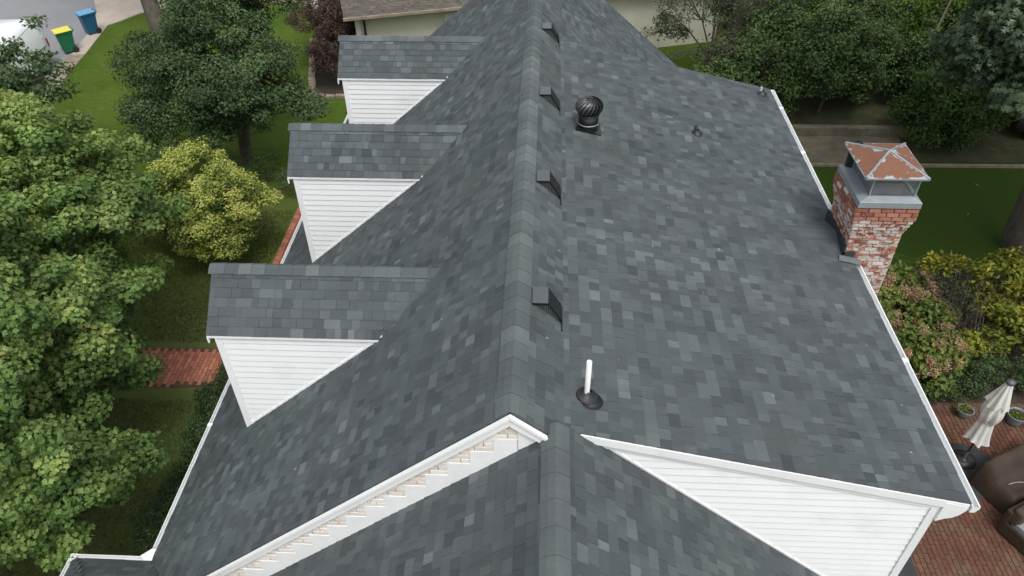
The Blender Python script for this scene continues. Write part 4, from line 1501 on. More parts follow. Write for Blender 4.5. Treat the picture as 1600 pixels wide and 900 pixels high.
def tree(name, label, cat, base, trunk, lobes, leafm, clump_r, density, per, leaf, shape='diamond', bark='bark', seed=1,
         group=None, trunk_r=.2, lean=(0, 0), flat=.55, up=.8, branches=True, tone_lo=.25, tone_hi=.6, droop=0.0, keep=None, rough=.28, inner=.25, bottom=-.55, crown='crown', nlimb=12, toplit_tone=.25, kind=None):
    base = np.array(base, float)
    root = empty(name, tuple(base), label, cat, group)
    cl = lobes_to_clumps(lobes, density, seed, rough, inner, bottom)
    if keep is not None:
        cl = cl[keep(cl)]
    g = np.random.default_rng(seed + 100)
    top = np.array([base[0] + lean[0], base[1] + lean[1], base[2] + trunk])
    cc = np.mean([l[0] for l in lobes], axis=0)
    zmin, zmax = cl[:, 2].min(), cl[:, 2].max()
    rel = (cl[:, 2] - zmin) / (zmax - zmin + 1e-6)
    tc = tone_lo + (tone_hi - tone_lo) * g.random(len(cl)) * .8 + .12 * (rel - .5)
    rad = clump_r * (.65 + .7 * g.random(len(cl)))
    V, F, T = leaf_cloud(cl, rad, per, leaf, shape, flat=flat, up=up, out_from=cc, tone_c=tc, seed=seed, droop=droop, toplit_tone=toplit_tone)
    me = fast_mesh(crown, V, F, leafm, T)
    o = bpy.data.objects.new(crown, me)
    put(o, root)
    # trunk and limbs
    mb = MB()
    h = top - base
    pts = [base + h * t + np.array([math.sin(t * 3 + seed) * .05, math.cos(t * 4 + seed) * .05, 0]) * trunk for t in (0, .08, .35, .7, 1.0)]
    pts[0] = base - np.array([0, 0, .05])
    mb.tube(pts, [trunk_r * 1.45, trunk_r * 1.1, trunk_r, trunk_r * .85, trunk_r * .65], bark, 10)
    if branches:
        sel = g.choice(len(cl), size=min(nlimb, len(cl)), replace=False)
        tips = []
        for i in sel:
            s = top - h * (.05 + .35 * g.random())
            e = cl[i] * .8 + cc * .2
            mid = s * .5 + e * .5 + np.array([g.normal() * .2, g.normal() * .2, .25])
            mb.tube([s, mid, e], [trunk_r * .45, trunk_r * .28, trunk_r * .10], bark, 6, cap=False)
            tips.append(mid)
        tips = np.array(tips)
        sel2 = g.choice(len(cl), size=min(nlimb * 8, len(cl)), replace=False)
        for i in sel2:
            j = np.argmin(np.linalg.norm(tips - cl[i], axis=1))
            s, e = tips[j], cl[i]
            mid = s * .5 + e * .5 + np.array([0, 0, .12])
            mb.tube([s, mid, e], [trunk_r * .14, trunk_r * .09, trunk_r * .03], bark, 4, cap=False)
    mb.build('trunk' if cat == 'tree' else 'stem', root)
    return root


# ------------------------------------------------------------------ neighbour's house
def lp(p, a, b):
    return tuple(a[i] + (b[i] - a[i]) * p for i in range(3))


nh = empty('neighbour_house', (0, 33, 0), 'cream walled neighbouring house with a brown shingle roof and white gutter', 'house')
ang = math.atan2(1.45, 4.84)
NX, NY, NZ = -7.75, 29.15, 2.9           # left end of the eave
ca, sa = math.cos(ang), math.sin(ang)


def nb_(u, v_, z_):
    return (NX + u * ca - v_ * sa, NY + u * sa + v_ * ca, z_)


WLEN = 16.6
mb = MB()
mb.prism([nb_(.45, .45, 0), nb_(WLEN, .45, 0), nb_(WLEN, .45, NZ - .12), nb_(.45, .45, NZ - .12)], Vector(nb_(0, 8, 0)) - Vector(nb_(0, 0, 0)), 'cream')
mb.build('wall', nh)
mb = MB()
rs_ = .42
mb.prism([nb_(0, 0, NZ), nb_(WLEN + .4, 0, NZ), nb_(WLEN + .4, 4.4, NZ + 4.4 * rs_), nb_(0, 4.4, NZ + 4.4 * rs_)], (0, 0, -.12), 'brownroof')
mb.prism([nb_(0, 8.8, NZ), nb_(WLEN + .4, 8.8, NZ), nb_(WLEN + .4, 4.4, NZ + 4.4 * rs_ - .004), nb_(0, 4.4, NZ + 4.4 * rs_ - .004)], (0, 0, -.12), 'brownroof')
nroof = mb.build('roof', nh)
NS = Shingles('shingle', 'shingle_field', 'brownroof')
lay_shingles(Vector(nb_(0, -.03, NZ - .012)), Vector((ca, sa, 0)), Vector((-sa, ca, rs_)), WLEN + .4, 4.4 * math.hypot(1, rs_), nroof, store=NS, expo=.13)
NS.flush(120)
mb = MB()
mb.prism([nb_(-.02, -.12, NZ - .10), nb_(WLEN + .4, -.12, NZ - .10), nb_(WLEN + .4, -.12, NZ + .0), nb_(-.02, -.12, NZ + .0)], Vector(nb_(0, .10, 0)) - Vector(nb_(0, 0, 0)), 'stone_edge')
mb.build('gutter', nh)
mb = MB()
mb.prism([nb_(.02, .0, NZ - .14), nb_(WLEN + .3, .0, NZ - .14), nb_(WLEN + .3, .44, NZ - .14), nb_(.02, .44, NZ - .14)], (0, 0, .015), 'cream')
mb.build('soffit', nh)
MB().prism([nb_(.43, .40, 0), nb_(.62, .40, 0), nb_(.62, .40, NZ - .15), nb_(.43, .40, NZ - .15)], Vector(nb_(0, .045, 0)) - Vector(nb_(0, 0, 0)), 'sash').build('corner_board', nh)
MB().tube([nb_(.78, .0, NZ - .08), nb_(.80, .30, NZ - .25), nb_(.80, .40, NZ - .4), nb_(.80, .40, .1)], .05, 'brownpipe', 8).build('downspout', nh)
wf = MB()
for (a, b, c, e) in ((4.05, 4.13, 1.15, 2.45), (5.55, 5.63, 1.15, 2.45), (4.05, 5.63, 2.45, 2.55), (4.0, 5.68, 1.07, 1.15), (4.80, 4.88, 1.15, 2.45)):
    wf.prism([nb_(a, .40, c), nb_(b, .40, c), nb_(b, .40, e), nb_(a, .40, e)], Vector(nb_(0, .045, 0)) - Vector(nb_(0, 0, 0)), 'cream')
win = wf.build('window', nh)
MB().prism([nb_(4.13, .425, 1.15), nb_(5.55, .425, 1.15), nb_(5.55, .425, 2.45), nb_(4.13, .425, 2.45)], Vector(nb_(0, .012, 0)) - Vector(nb_(0, 0, 0)), 'curtain').build('pane', win)

# stone edging round the bed, retaining wall, rock
ed = MB()
g = np.random.default_rng(2)
eds = empty('stone_edging', (-9.6, 28.2, 0), 'row of flat tan edging stones around the purple tree bed', 'edging')
for i in range(13):
    t = i / 12
    x, y = -9.35 - 1.25 * t, 28.35 + 5.4 * t
    MB().box((x + g.normal() * .02, y, .06), (.30, .40, .14), 'stone_edge', rz=.23 + g.normal() * .05).build('stone', eds, bevel=.02)
for i in range(5):
    MB().box((-8.95 + i * .43, 28.12 + g.normal() * .02, .06), (.40, .22, .14), 'stone_edge', rz=g.normal() * .04).build('stone', eds, bevel=.02)
rw = empty('retaining_wall', (12, 25.6, 0), 'low weathered concrete wall behind the stained concrete pad', 'wall')
for i in range(5):
    MB().box((6.9 + i * 1.51, 25.6 + i * .01, .16), (1.5, .28, .34), 'concrete_dark').build('block', rw, bevel=.012)
lk = MB()
for i in range(16):
    lk.box((6.0 + i * .95, 23.33 + i * .013, .04), (.94, .16, .10), 'concrete_dark')
tag(MB().prism([(5.8, 23.22, 0), (24, 23.5, 0), (24, 23.62, 0), (5.8, 23.34, 0)], (0, 0, .09), 'stone_edge').build('kerb_edge'), kind='structure')


def rock(name, c, s, seed, label):
    import bmesh
    bm = bmesh.new()
    bmesh.ops.create_icosphere(bm, subdivisions=3, radius=1)
    g = np.random.default_rng(seed)
    ph = g.random(6) * 6
    for v_ in bm.verts:
        p = v_.co
        k = 1 + .16 * math.sin(p.x * 4 + ph[0]) + .12 * math.sin(p.y * 5 + ph[1]) + .1 * math.sin(p.z * 6 + ph[2] + p.x * 3)
        v_.co = Vector((p.x * s[0] * k, p.y * s[1] * k, max(-.02, p.z * s[2] * k)))
    me = bpy.data.meshes.new(name)
    bm.to_mesh(me)
    me.materials.append(M['rock'])
    o = bpy.data.objects.new(name, me)
    put(o, None, Matrix.Translation(c))
    tag(o, label, 'rock')


rock('flat_rock', (13.1, 23.25, 0), (.42, .2, .16), 3, 'pale flat rock at the edge of the back lawn')
# fallen leaves on the lawn
g = np.random.default_rng(6)
n = 14
x = 7.5 + 7.5 * g.random(n)
y = 17.5 + 5.5 * g.random(n)
c = np.stack([x, y, np.full(n, .03)], -1)
V, F, T = leaf_cloud(c, .02, 3, .07, 'diamond', flat=.2, up=2, tone_c=np.full(n, .7), seed=77)
fl = bpy.data.objects.new('fallen_leaves', fast_mesh('fallen_leaves', V, F, 'yellowvar', T))
put(fl)
fl['kind'] = 'stuff'

# ------------------------------------------------------------------ wheeled bins
def wheelie(name, label, loc, rz, body, lid, mark):
    r = empty(name, loc, label, 'bin', 'wheeled bins in the street')
    m0 = Matrix.Translation(loc) @ Matrix.Rotation(rz, 4, 'Z')

    def P(b, nm, bev=0, parent=r):
        return b.build(nm, parent, m0, bevel=bev)
    b = MB()
    b.add([(-.23, -.24, .05), (.23, -.24, .05), (.23, .24, .05), (-.23, .24, .05), (-.29, -.32, .98), (.29, -.32, .98), (.29, .36, .98), (-.29, .36, .98)],
          [(3, 2, 1, 0), (0, 1, 5, 4), (1, 2, 6, 5), (2, 3, 7, 6), (3, 0, 4, 7), (4, 5, 6, 7)], body)
    P(b, 'body', .03)
    b = MB()
    b.add([(-.31, -.34, .90), (.31, -.34, .90), (.31, .38, .90), (-.31, .38, .90), (-.315, -.345, .96), (.315, -.345, .96), (.315, .385, .96), (-.315, .385, .96)],
          [(0, 1, 5, 4), (1, 2, 6, 5), (2, 3, 7, 6), (3, 0, 4, 7)], body)
    P(b, 'rim')
    b = MB()
    b.add([(-.33, -.38, .985), (.33, -.38, .985), (.32, .37, .985), (-.32, .37, .985), (-.31, -.36, 1.02), (.31, -.36, 1.02), (.30, .34, 1.045), (-.30, .34, 1.045)],
          [(3, 2, 1, 0), (0, 1, 5, 4), (1, 2, 6, 5), (2, 3, 7, 6), (3, 0, 4, 7), (4, 5, 6, 7)], lid)
    P(b, 'lid', .02)
    P(MB().tube([(-.24, .36, .96), (-.24, .44, .97), (.24, .44, .97), (.24, .36, .96)], .018, body, 8), 'handle')
    for s in (-1, 1):
        P(MB().tube([(s * .23, .24, .13), (s * .30, .24, .13)], .13, 'tyre', 16), 'wheel')
    P(MB().tube([(-.24, .24, .13), (.24, .24, .13)], .02, 'darkmetal', 8), 'axle')
    if mark:
        b = MB()
        for (x0, z0, w_, h_) in ((-.13, .74, .05, .03), (-.06, .75, .03, .05), (-.01, .74, .06, .03), (-.12, .69, .16, .025), (-.10, .80, .10, .02)):
            yy = -.24 - .08 * ((z0 - .05) / .93) - .003
            b.add([(x0, yy, z0), (x0 + w_, yy, z0), (x0 + w_, yy - .0005, z0 + h_), (x0, yy - .0005, z0 + h_)], [(0, 1, 2, 3)], 'sticker')
        P(b, 'printed_emblem')
    return r


wheelie('wheeled_bin', 'green wheeled bin with a yellow lid near the white van', (-21.55, 32.35, 0.035), R(-48), 'bingreen', 'lidyellow', True)
wheelie('wheeled_bin', 'blue wheeled bin with a light blue lid beside the driveway kerb', (-21.55, 34.55, 0.035), R(-42), 'binblue', 'lidblue', False)

# ------------------------------------------------------------------ white van
va = math.atan2(-.9, 8)   # heading along the street
vl = (-22.45, 30.95, 0.006)
van = empty('van', vl, 'white panel van parked in the street, rounded rear end towards the bins', 'van')
vm = Matrix.Translation(vl) @ Matrix.Rotation(R(6), 4, 'Z')
# local: x across (right side +x faces the lawn), y backwards = -length ; rear end at y=0
sec = []
prof = [(-.12, 0), (0.0, .55), (0.02, 1.0), (-.05, 1.55), (-.20, 2.02), (-.42, 2.20)]     # rear outline (y, z)
ys_ = [0, -.12, -.5, -1.6, -3.2, -4.0, -4.45, -4.9, -5.3, -5.45]
zt_ = [1.75, 2.05, 2.22, 2.28, 2.28, 2.22, 1.9, 1.35, 1.15, .85]
wt_ = [.90, .97, 1.0, 1.0, 1.0, 1.0, .99, .97, .93, .85]
vs, fs = [], []
cross = [(-1, .38), (-1.0, 1.0), (-.97, 1.45), (-.86, .93 + 0), (-.62, 1)]
K = 12
for y, zt, wd in zip(ys_, zt_, wt_):
    ring = [(-1, .30), (-1.02, .75), (-1.0, 1.15)]
    pts = [(-1.0 * wd, .32), (-1.02 * wd, min(.8, zt * .5)), (-1.0 * wd, min(1.25, zt * .7)), (-.93 * wd, zt * .88), (-.80 * wd, zt * .97), (-.45 * wd, zt),
           (.45 * wd, zt), (.80 * wd, zt * .97), (.93 * wd, zt * .88), (1.0 * wd, min(1.25, zt * .7)), (1.02 * wd, min(.8, zt * .5)), (1.0 * wd, .32)]
    vs += [(x, y, z) for x, z in pts]
for i in range(len(ys_) - 1):
    for k in range(K):
        k2 = (k + 1) % K
        fs.append((i * K + k, (i + 1) * K + k, (i + 1) * K + k2, i * K + k2))
b = MB().add(vs, fs, 'vanwhite', True)
b.add(vs[:K], [tuple(range(K))], 'vanwhite')
b.add(vs[-K:], [tuple(range(K))[::-1]], 'vanwhite')
b.build('body', van, vm, weld=True)
for s in (-1, 1):
    for y in (-.95, -4.5):
        wh = MB().tube([(s * .80, y, .34), (s * 1.03, y, .34)], .34, 'tyre', 20).build('wheel', van, vm)
        MB().tube([(s * 1.0, y, .34), (s * 1.04, y, .34)], .19, 'galv', 14).build('rim', wh, vm)
MB().box((0, .03, .45), (1.9, .12, .16), 'tyre').build('bumper', van, vm, bevel=.02)
for s in (-1, 1):
    MB().box((s * .92, .0, 1.0), (.10, .08, .38), 'redlamp').build('tail_lamp', van, vm, bevel=.01)
MB().box2((1.005, -5.0, .98), (1.032, -.3, 1.03), 'galv').build('side_rail', van, vm)
MB().box2((1.008, -.1, .45), (1.028, -.55, .62), 'tyre').build('corner_guard', van, vm)
MB().add([(-.82, -4.28, 2.02), (.82, -4.28, 2.02), (.88, -4.86, 1.44), (-.88, -4.86, 1.44)], [(0, 3, 2, 1)], 'glass').build('windscreen', van, vm)
for s in (-1, 1):
    MB().add([(s * .985, -3.5, 1.85), (s * .985, -4.2, 1.80), (s * 1.015, -4.5, 1.3), (s * 1.02, -3.5, 1.3)], [(0, 1, 2, 3)], 'glass').build('door_window', van, vm)
MB().box2((-.6, .0 - .01, 1.25), (.6, .012, 1.62), 'glass').build('rear_window', van, vm)
MB().box((-.3, -.8, 2.30), (.16, .10, .06), 'tyre').build('roof_marker', van, vm, bevel=.01)

# ------------------------------------------------------------------ parked car at the right edge (mostly outside the picture)
cl_ = (19.5, 25.9, 0.012)
car = empty('car', cl_, 'dark car with a silver trimmed window parked under trees at the right edge', 'car')
cm = Matrix.Translation(cl_) @ Matrix.Rotation(R(78), 4, 'Z')
ys_ = [1.95, 1.85, 1.2, .85, .2, -.6, -1.25, -1.75, -1.95]
zt_ = [.62, .80, .92, .98, 1.38, 1.42, 1.22, .98, .70]
wt_ = [.72, .80, .85, .86, .87, .87, .86, .82, .74]
gl = [0, 0, 0, 0, 1, 1, 1, 0, 0]
vs, fs = [], []
for y, zt, wd, gq in zip(ys_, zt_, wt_, gl):
    sh_ = .90 if not gq else .93
    pts = [(-wd, .28), (-wd * 1.03, .55), (-wd, min(zt * .97, sh_)), (-wd * (.76 if gq else .93), zt), (wd * (.76 if gq else .93), zt), (wd, min(zt * .97, sh_)), (wd * 1.03, .55), (wd, .28)]
    vs += [(x, y, z) for x, z in pts]
K = 8
for i in range(len(ys_) - 1):
    for k in range(K):
        k2 = (k + 1) % K
        fs.append((i * K + k, (i + 1) * K + k, (i + 1) * K + k2, i * K + k2))
b = MB().add(vs, fs, 'darkmetal', True)
b.add(vs[:K], [tuple(range(K))], 'darkmetal')
b.add(vs[-K:], [tuple(range(K))[::-1]], 'darkmetal')
b.build('body', car, cm, weld=True)
for s in (-1, 1):
    MB().add([(s * .865, .72, 1.0), (s * .70, .18, 1.33), (s * .70, -.60, 1.36), (s * .80, -1.15, 1.16), (s * .875, -1.15, .98)], [(0, 1, 2, 3, 4)], 'glass').build('side_window', car, cm)
    MB().tube([(s * .875, .74, 1.0), (s * .71, .18, 1.35), (s * .71, -.60, 1.38), (s * .81, -1.17, 1.18), (s * .885, -1.17, .98), (s * .875, .74, 1.0)], .022, 'galv', 6).build('window_trim', car, cm)
    for y in (1.25, -1.25):
        wh = MB().tube([(s * .68, y, .30), (s * .88, y, .30)], .30, 'tyre', 18).build('wheel', car, cm)
        MB().tube([(s * .86, y, .30), (s * .892, y, .30)], .18, 'galv', 12).build('rim', wh, cm)
MB().add([(-.80, .86, 1.01), (.80, .86, 1.01), (.62, .24, 1.375), (-.62, .24, 1.375)], [(0, 1, 2, 3)], 'glass').build('windscreen', car, cm)
MB().add([(-.74, -1.62, 1.06), (.74, -1.62, 1.06), (.62, -.72, 1.41), (-.62, -.72, 1.41)], [(0, 3, 2, 1)], 'glass').build('rear_window', car, cm)

# ------------------------------------------------------------------ folded umbrella and the patio furniture
ul = (9.76, 10.72, .05)
um = empty('umbrella', ul, 'closed cream canvas patio umbrella standing on a round dark mat beside the furniture', 'umbrella')
ax = Vector((.0, .0, 1)).normalized()
MB().lathe([(0.0, .0), (.26, .0), (.26, .05), (.12, .09), (.05, .10), (.04, .30), (0.0, .30)], 'darkmetal', ul, 24).build('base', um)
MB().lathe([(.02, .05), (.02, 2.52)], 'darkmetal', ul, 10).build('pole', um)


def folded(z0, z1, rfun, n_z, seed, flare=0):
    vs, fs = [], []
    seg = 48
    g = np.random.default_rng(seed)
    ph = g.random() * 6
    for i in range(n_z + 1):
        t = i / n_z
        z = z0 + (z1 - z0) * t
        r0 = rfun(t)
        for k in range(seg):
            a = 2 * math.pi * k / seg
            f = 1 + (.17 * math.sin(a * 8 + ph + t * .8) + .08 * math.sin(a * 5 + ph * 2)) * (.6 + .4 * (1 - t))
            zz_ = z + .05 * math.sin(a * 3 + ph) * (1 - t)
            vs.append((ul[0] + r0 * f * math.cos(a), ul[1] + r0 * f * math.sin(a), zz_ + ul[2]))
    for i in range(n_z):
        for k in range(seg):
            k2 = (k + 1) % seg
            fs.append((i * seg + k, i * seg + k2, (i + 1) * seg + k2, (i + 1) * seg + k))
    return MB().add(vs, fs, 'canvas', True)


folded(.78, 1.42, lambda t: .225 - .09 * t ** .7, 8, 1).build('canopy_skirt', um)
folded(1.34, 1.98, lambda t: .125 + .085 * math.sin(t * 3.0) * (1 - .25 * t), 10, 2).build('canopy', um)
folded(1.88, 2.52, lambda t: .155 * (1 - t) + .06, 8, 3).build('canopy_top', um)
MB().lathe([(.075, 2.50), (.085, 2.53), (.08, 2.58), (.0, 2.60)], 'ventgrey', ul, 20).build('finial', um)
for zz_ in (1.40, 1.93):
    MB().tube([(ul[0] + .165 * math.cos(a), ul[1] + .165 * math.sin(a), ul[2] + zz_ + .01 * math.sin(a * 3)) for a in np.linspace(0, 6.283, 20)], .008, 'cushion', 5).build('tie_strap', um)
mt_ = MB().lathe([(0, .062), (.72, .062), (.74, .052)], 'mat', (9.75, 10.45, 0), 40).build('patio_mat')
tag(mt_, 'round charcoal mat on the brick patio under the umbrella base', 'mat')
mt2 = MB().prism([(7.1, 7.2, .052), (7.75, 7.2, .052), (7.75, 8.35, .052), (7.1, 8.35, .052)], (0, 0, .014), 'mat').build('door_mat')
tag(mt2, 'dark rectangular mat at the foot of the white gable corner', 'mat')


def soft_box(name, parent, c, s, m, rz, sub=3, puff=.03, seed=0, bev=.06):
    import bmesh
    bm = bmesh.new()
    bmesh.ops.create_cube(bm, size=1)
    for v_ in bm.verts:
        v_.co = Vector((v_.co.x * s[0], v_.co.y * s[1], v_.co.z * s[2]))
    bmesh.ops.bevel(bm, geom=list(bm.edges), offset=bev, segments=4, profile=.6, affect='EDGES')
    bmesh.ops.subdivide_edges(bm, edges=[e for e in bm.edges if e.calc_length() > .15], cuts=6, use_grid_fill=True)
    ph = seed * 1.7
    for v_ in bm.verts:
        p = v_.co
        n = p.normalized()
        v_.co = p + Vector((0, 0, 1)) * (puff * math.sin(p.x * 6 + ph) * math.cos(p.y * 5 + ph * 2)) + n * puff * .4 * math.sin(p.x * 9 + p.y * 7 + p.z * 5 + ph)
    me = bpy.data.meshes.new(name)
    bm.to_mesh(me)
    me.materials.append(M[m])
    me.polygons.foreach_set('use_smooth', [True] * len(me.polygons))
    o = bpy.data.objects.new(name, me)
    return put(o, parent, Matrix.Translation(c) @ Matrix.Rotation(rz, 4, 'Z'))


cov_l = (10.70, 10.16, .05)
fz = R(27)
cov = empty('covered_sofa', cov_l, 'patio sofa under a brown fabric cover beside the umbrella', 'sofa')
# cover: a draped shell with a raised back
vs, fs = [], []
nx, ny = 30, 22
Lx, Ly = 2.05, .98
for j in range(ny + 1):
    for i in range(nx + 1):
        u, v_ = i / nx * 2 - 1, j / ny * 2 - 1
        ed_ = max(abs(u), abs(v_))
        h = .50 + .30 / (1 + math.exp(-(v_ - .25) * 9)) + .02 * math.sin(u * 9) * math.cos(v_ * 6)
        if ed_ > .82:
            k = (ed_ - .82) / .18
            z = h * (1 - k ** 1.4) + .03
            sp = .82 + .18 * (1 - math.exp(-k * 2)) * .9
        else:
            z = h
            sp = ed_
        q = sp / ed_ if ed_ > 1e-6 else 1
        z -= .03 * (1 - abs(u)) * (1 if abs(v_) < .6 else 0)
        fold = .015 * math.sin(u * 23 + v_ * 4) if ed_ > .8 else 0
        vs.append((u * q * (Lx / 2 + fold), v_ * q * (Ly / 2 + fold), max(.01, z)))
for j in range(ny):
    for i in range(nx):
        a = j * (nx + 1) + i
        fs.append((a, a + 1, a + nx + 2, a + nx + 1))
cvm = Matrix.Translation(cov_l) @ Matrix.Rotation(fz, 4, 'Z')
MB().add(vs, fs, 'cover', True).build('fabric_cover', cov, cvm)
pts = []
for t in np.linspace(-.72, .72, 19):
    pts.append((t * Lx / 2, -.62 * Ly / 2 + .02 * math.sin(t * 8) + .25 * max(0, -t), .525 + .02 * math.sin(t * 9) - .035 * (1 - abs(t)) + .01))
MB().tube(pts, .006, 'piping', 5).build('seam_stitching', cov, cvm)
for sx in (-1, 1):
    for sy in (-1, 1):
        MB().box((sx * .8, sy * .38, .05), (.06, .06, .10), 'darkmetal').build('foot', cov, cvm)

sl_ = (10.80, 9.02, .05)
sofa = empty('wicker_chair', sl_, 'brown wicker lounge chair with grey seat cushion at the right edge', 'chair')
sm_ = Matrix.Translation(sl_) @ Matrix.Rotation(R(27), 4, 'Z')
MB().box((0, 0, .20), (2.0, .90, .34), 'wicker').build('frame', sofa, sm_, bevel=.03)
MB().box((0, .43, .42), (2.0, .16, .55), 'wicker').build('back', sofa, sm_, bevel=.05)
MB().box((.93, 0, .36), (.16, .90, .42), 'wicker').build('armrest', sofa, sm_, bevel=.05)
for k, xx in enumerate((-.56, .32)):
    c = sm_ @ Vector((xx, -.08, .44))
    cu = soft_box('seat_cushion', sofa, c, (.84, .78, .15), 'cushion', R(27), seed=k, puff=.008, bev=.04)
    zc_ = .515
    MB().tube([(xx - .41, -.46, zc_), (xx + .41, -.46, zc_), (xx + .41, .30, zc_), (xx - .41, .30, zc_), (xx - .41, -.46, zc_)], .009, 'piping', 6).build('piping', cu, sm_)
    c = sm_ @ Vector((xx, .30, .62))
    soft_box('back_cushion', sofa, c, (.84, .22, .42), 'cushion_brown', R(27), seed=k + 4, puff=.02, bev=.08)

# pots
def pot(loc, r, h, label, seed):
    p = empty('plant_pot', loc, label, 'plant pot', 'plant pots on the patio')
    MB().lathe([(0, .0), (r * .62, .0), (r * .74, h * .25), (r * .92, h * .7), (r * 1.0, h * .92), (r * 1.06, h), (r * 1.0, h * 1.02), (r * .93, h * .98), (r * .9, h * .86)], 'pot', loc, 32).build('pot', p)
    MB().lathe([(r * .91, h * .86), (0, h * .88)], 'soil', loc, 24).build('soil', p)
    g = np.random.default_rng(seed)
    c = np.array([(loc[0] + g.normal() * r * .35, loc[1] + g.normal() * r * .35, loc[2] + h * .95) for _ in range(9)])
    V, F, T = leaf_cloud(c, .09, 12, .07, 'oval', tone_c=np.full(9, .4), seed=seed)
    put(bpy.data.objects.new('plant', fast_mesh('plant', V, F, 'yellowvar', T)), p)


pot((11.35, 11.85, .05), .21, .30, 'round glazed grey green pot at the patio edge right of the umbrella', 3)
pot((10.28, 12.02, .05), .17, .22, 'smaller glazed pot half hidden behind the umbrella at the ivy', 4)
# the big maple over the front lawn
tree('maple_tree', 'big light green maple covering the front lawn and brick path at the left', 'tree', (-11.6, 9.6, 0), 3.0,
     [((-11.0, 12.6, 5.2), (3.4, 2.6, 1.9)), ((-10.4, 9.2, 5.2), (3.3, 2.6, 2.1)), ((-9.6, 6.6, 4.4), (3.2, 2.0, 1.8)), ((-10.2, 11.2, 3.8), (1.6, 1.6, 1.2)),
      ((-13.6, 11.0, 5.8), (3.0, 3.2, 2.0)), ((-8.3, 7.4, 3.2), (1.6, 1.6, 1.1)), ((-12.5, 7.5, 4.4), (3.2, 3.0, 2.2)), ((-10.3, 4.4, 4.0), (2.2, 1.5, 1.5)), ((-11.4, 14.6, 4.6), (1.5, 1.1, 1.1)), ((-9.7, 13.4, 4.4), (1.2, .8, .8)), ((-13.4, 14.4, 5.8), (1.0, .8, .9)), ((-8.4, 9.4, 4.2), (.8, .8, .6)), ((-10.6, 8.4, 3.4), (2.0, 1.8, 1.2)), ((-9.2, 7.9, 3.6), (1.3, 1.0, .8)), ((-9.1, 11.3, 4.2), (1.2, 1.0, .7)), ((-10.0, 12.9, 3.2), (1.6, .9, .7)), ((-11.2, 10.4, 4.2), (2.0, 1.6, 1.2)), ((-8.7, 10.0, 3.0), (.9, .9, .6)), ((-9.6, 6.4, 2.8), (1.5, 1.4, .8))],
     'maple', .36, 3.8, 300, .080, 'maple', seed=3, trunk_r=.26, flat=.6, tone_lo=.15, tone_hi=.85, nlimb=16, toplit_tone=.5, inner=.3, rough=.4,
     keep=lambda c: (c[:, 0] < -6.6 - .25 * np.clip(9 - c[:, 1], -2, 4) * 0))
# dark oak in the middle of the lawn
tree('oak_tree', 'dark green oak standing on the lawn behind the golden tree', 'tree', (-10.2, 23.1, 0), 3.6,
     [((-10.3, 23.4, 5.2), (1.8, 1.9, 1.5)), ((-9.6, 21.8, 3.9), (2.3, 1.9, 1.4)), ((-11.7, 22.4, 3.8), (1.5, 1.6, 1.3)), ((-9.6, 24.6, 6.6), (1.7, 1.6, 1.2)), ((-8.0, 21.7, 3.3), (1.1, .6, .4)), ((-9.0, 24.4, 5.6), (1.2, 1.0, .8)),
      ((-11.3, 21.2, 2.5), (1.8, 1.2, 1.0)), ((-10.0, 22.2, 2.2), (1.2, .9, .9)), ((-7.0, 21.3, 3.0), (.7, .4, .3))],
     'oakleaf', .40, 3.4, 190, .085, 'diamond', seed=11, trunk_r=.2, flat=.55, tone_lo=.15, tone_hi=.75)
# tall tree whose trunk shows at the top
tree('tall_oak_tree', 'tall oak with a thick grey leaning trunk beside the pale driveway', 'tree', (-16.6, 31.6, 0), 8.0,
     [((-19.5, 35.5, 11.5), (4.0, 3.5, 2.6)), ((-16, 37, 12.5), (4.2, 3.5, 2.6)), ((-20, 34.5, 9.6), (1.2, 1.0, .6))],
     'oakleaf', .55, 1.2, 90, .15, 'diamond', seed=12, trunk_r=.34, lean=(-2.4, 2.2), tone_lo=.2, tone_hi=.7)
tree('young_oak_tree', 'small dark leafy tree at the left edge in front of the white van', 'tree', (-16.6, 20.0, 0), 2.6,
     [((-16.0, 20.6, 3.9), (1.8, 1.3, 1.0)), ((-17.8, 20.8, 4.0), (1.4, 1.2, 1.0)), ((-17.2, 24.6, 4.4), (.5, .4, .3)), ((-18.6, 22.5, 4.4), (.5, .4, .4)), ((-15.8, 18.8, 3.2), (1.8, 1.2, 1.0)), ((-18.2, 19.0, 3.6), (2.0, 1.6, 1.2))],
     'oakleaf', .42, 2.6, 110, .13, 'diamond', seed=14, trunk_r=.16, tone_lo=.25, tone_hi=.75)
tree('golden_tree', 'small golden yellow leaved tree between the oak and the nearest dormer', 'tree', (-9.4, 17.9, 0), 1.5,
     [((-9.7, 18.2, 2.3), (1.3, 1.1, .9)), ((-8.6, 17.4, 2.2), (1.1, .9, .8)), ((-9.3, 17.0, 1.7), (1.2, .9, .8)), ((-10.3, 17.6, 1.6), (.9, .8, .7)), ((-8.9, 16.7, 1.2), (1.0, .6, .7))],
     'gold', .26, 7, 190, .066, 'diamond', seed=21, trunk_r=.08, flat=.6, up=1.3, tone_lo=.15, tone_hi=.95, toplit_tone=.5, rough=.35)
tree('dark_shrub', 'dark green shrub in the shade under the golden tree', 'shrub', (-12.0, 18.2, 0), .6,
     [((-12.0, 18.6, 1.0), (1.6, 1.3, .9)), ((-13.4, 19.0, 1.0), (1.3, 1.0, .9))],
     'evergreen', .3, 5, 110, .08, 'oval', seed=23, trunk_r=.05, flat=.7, tone_lo=.3, tone_hi=.8, bottom=-.2)
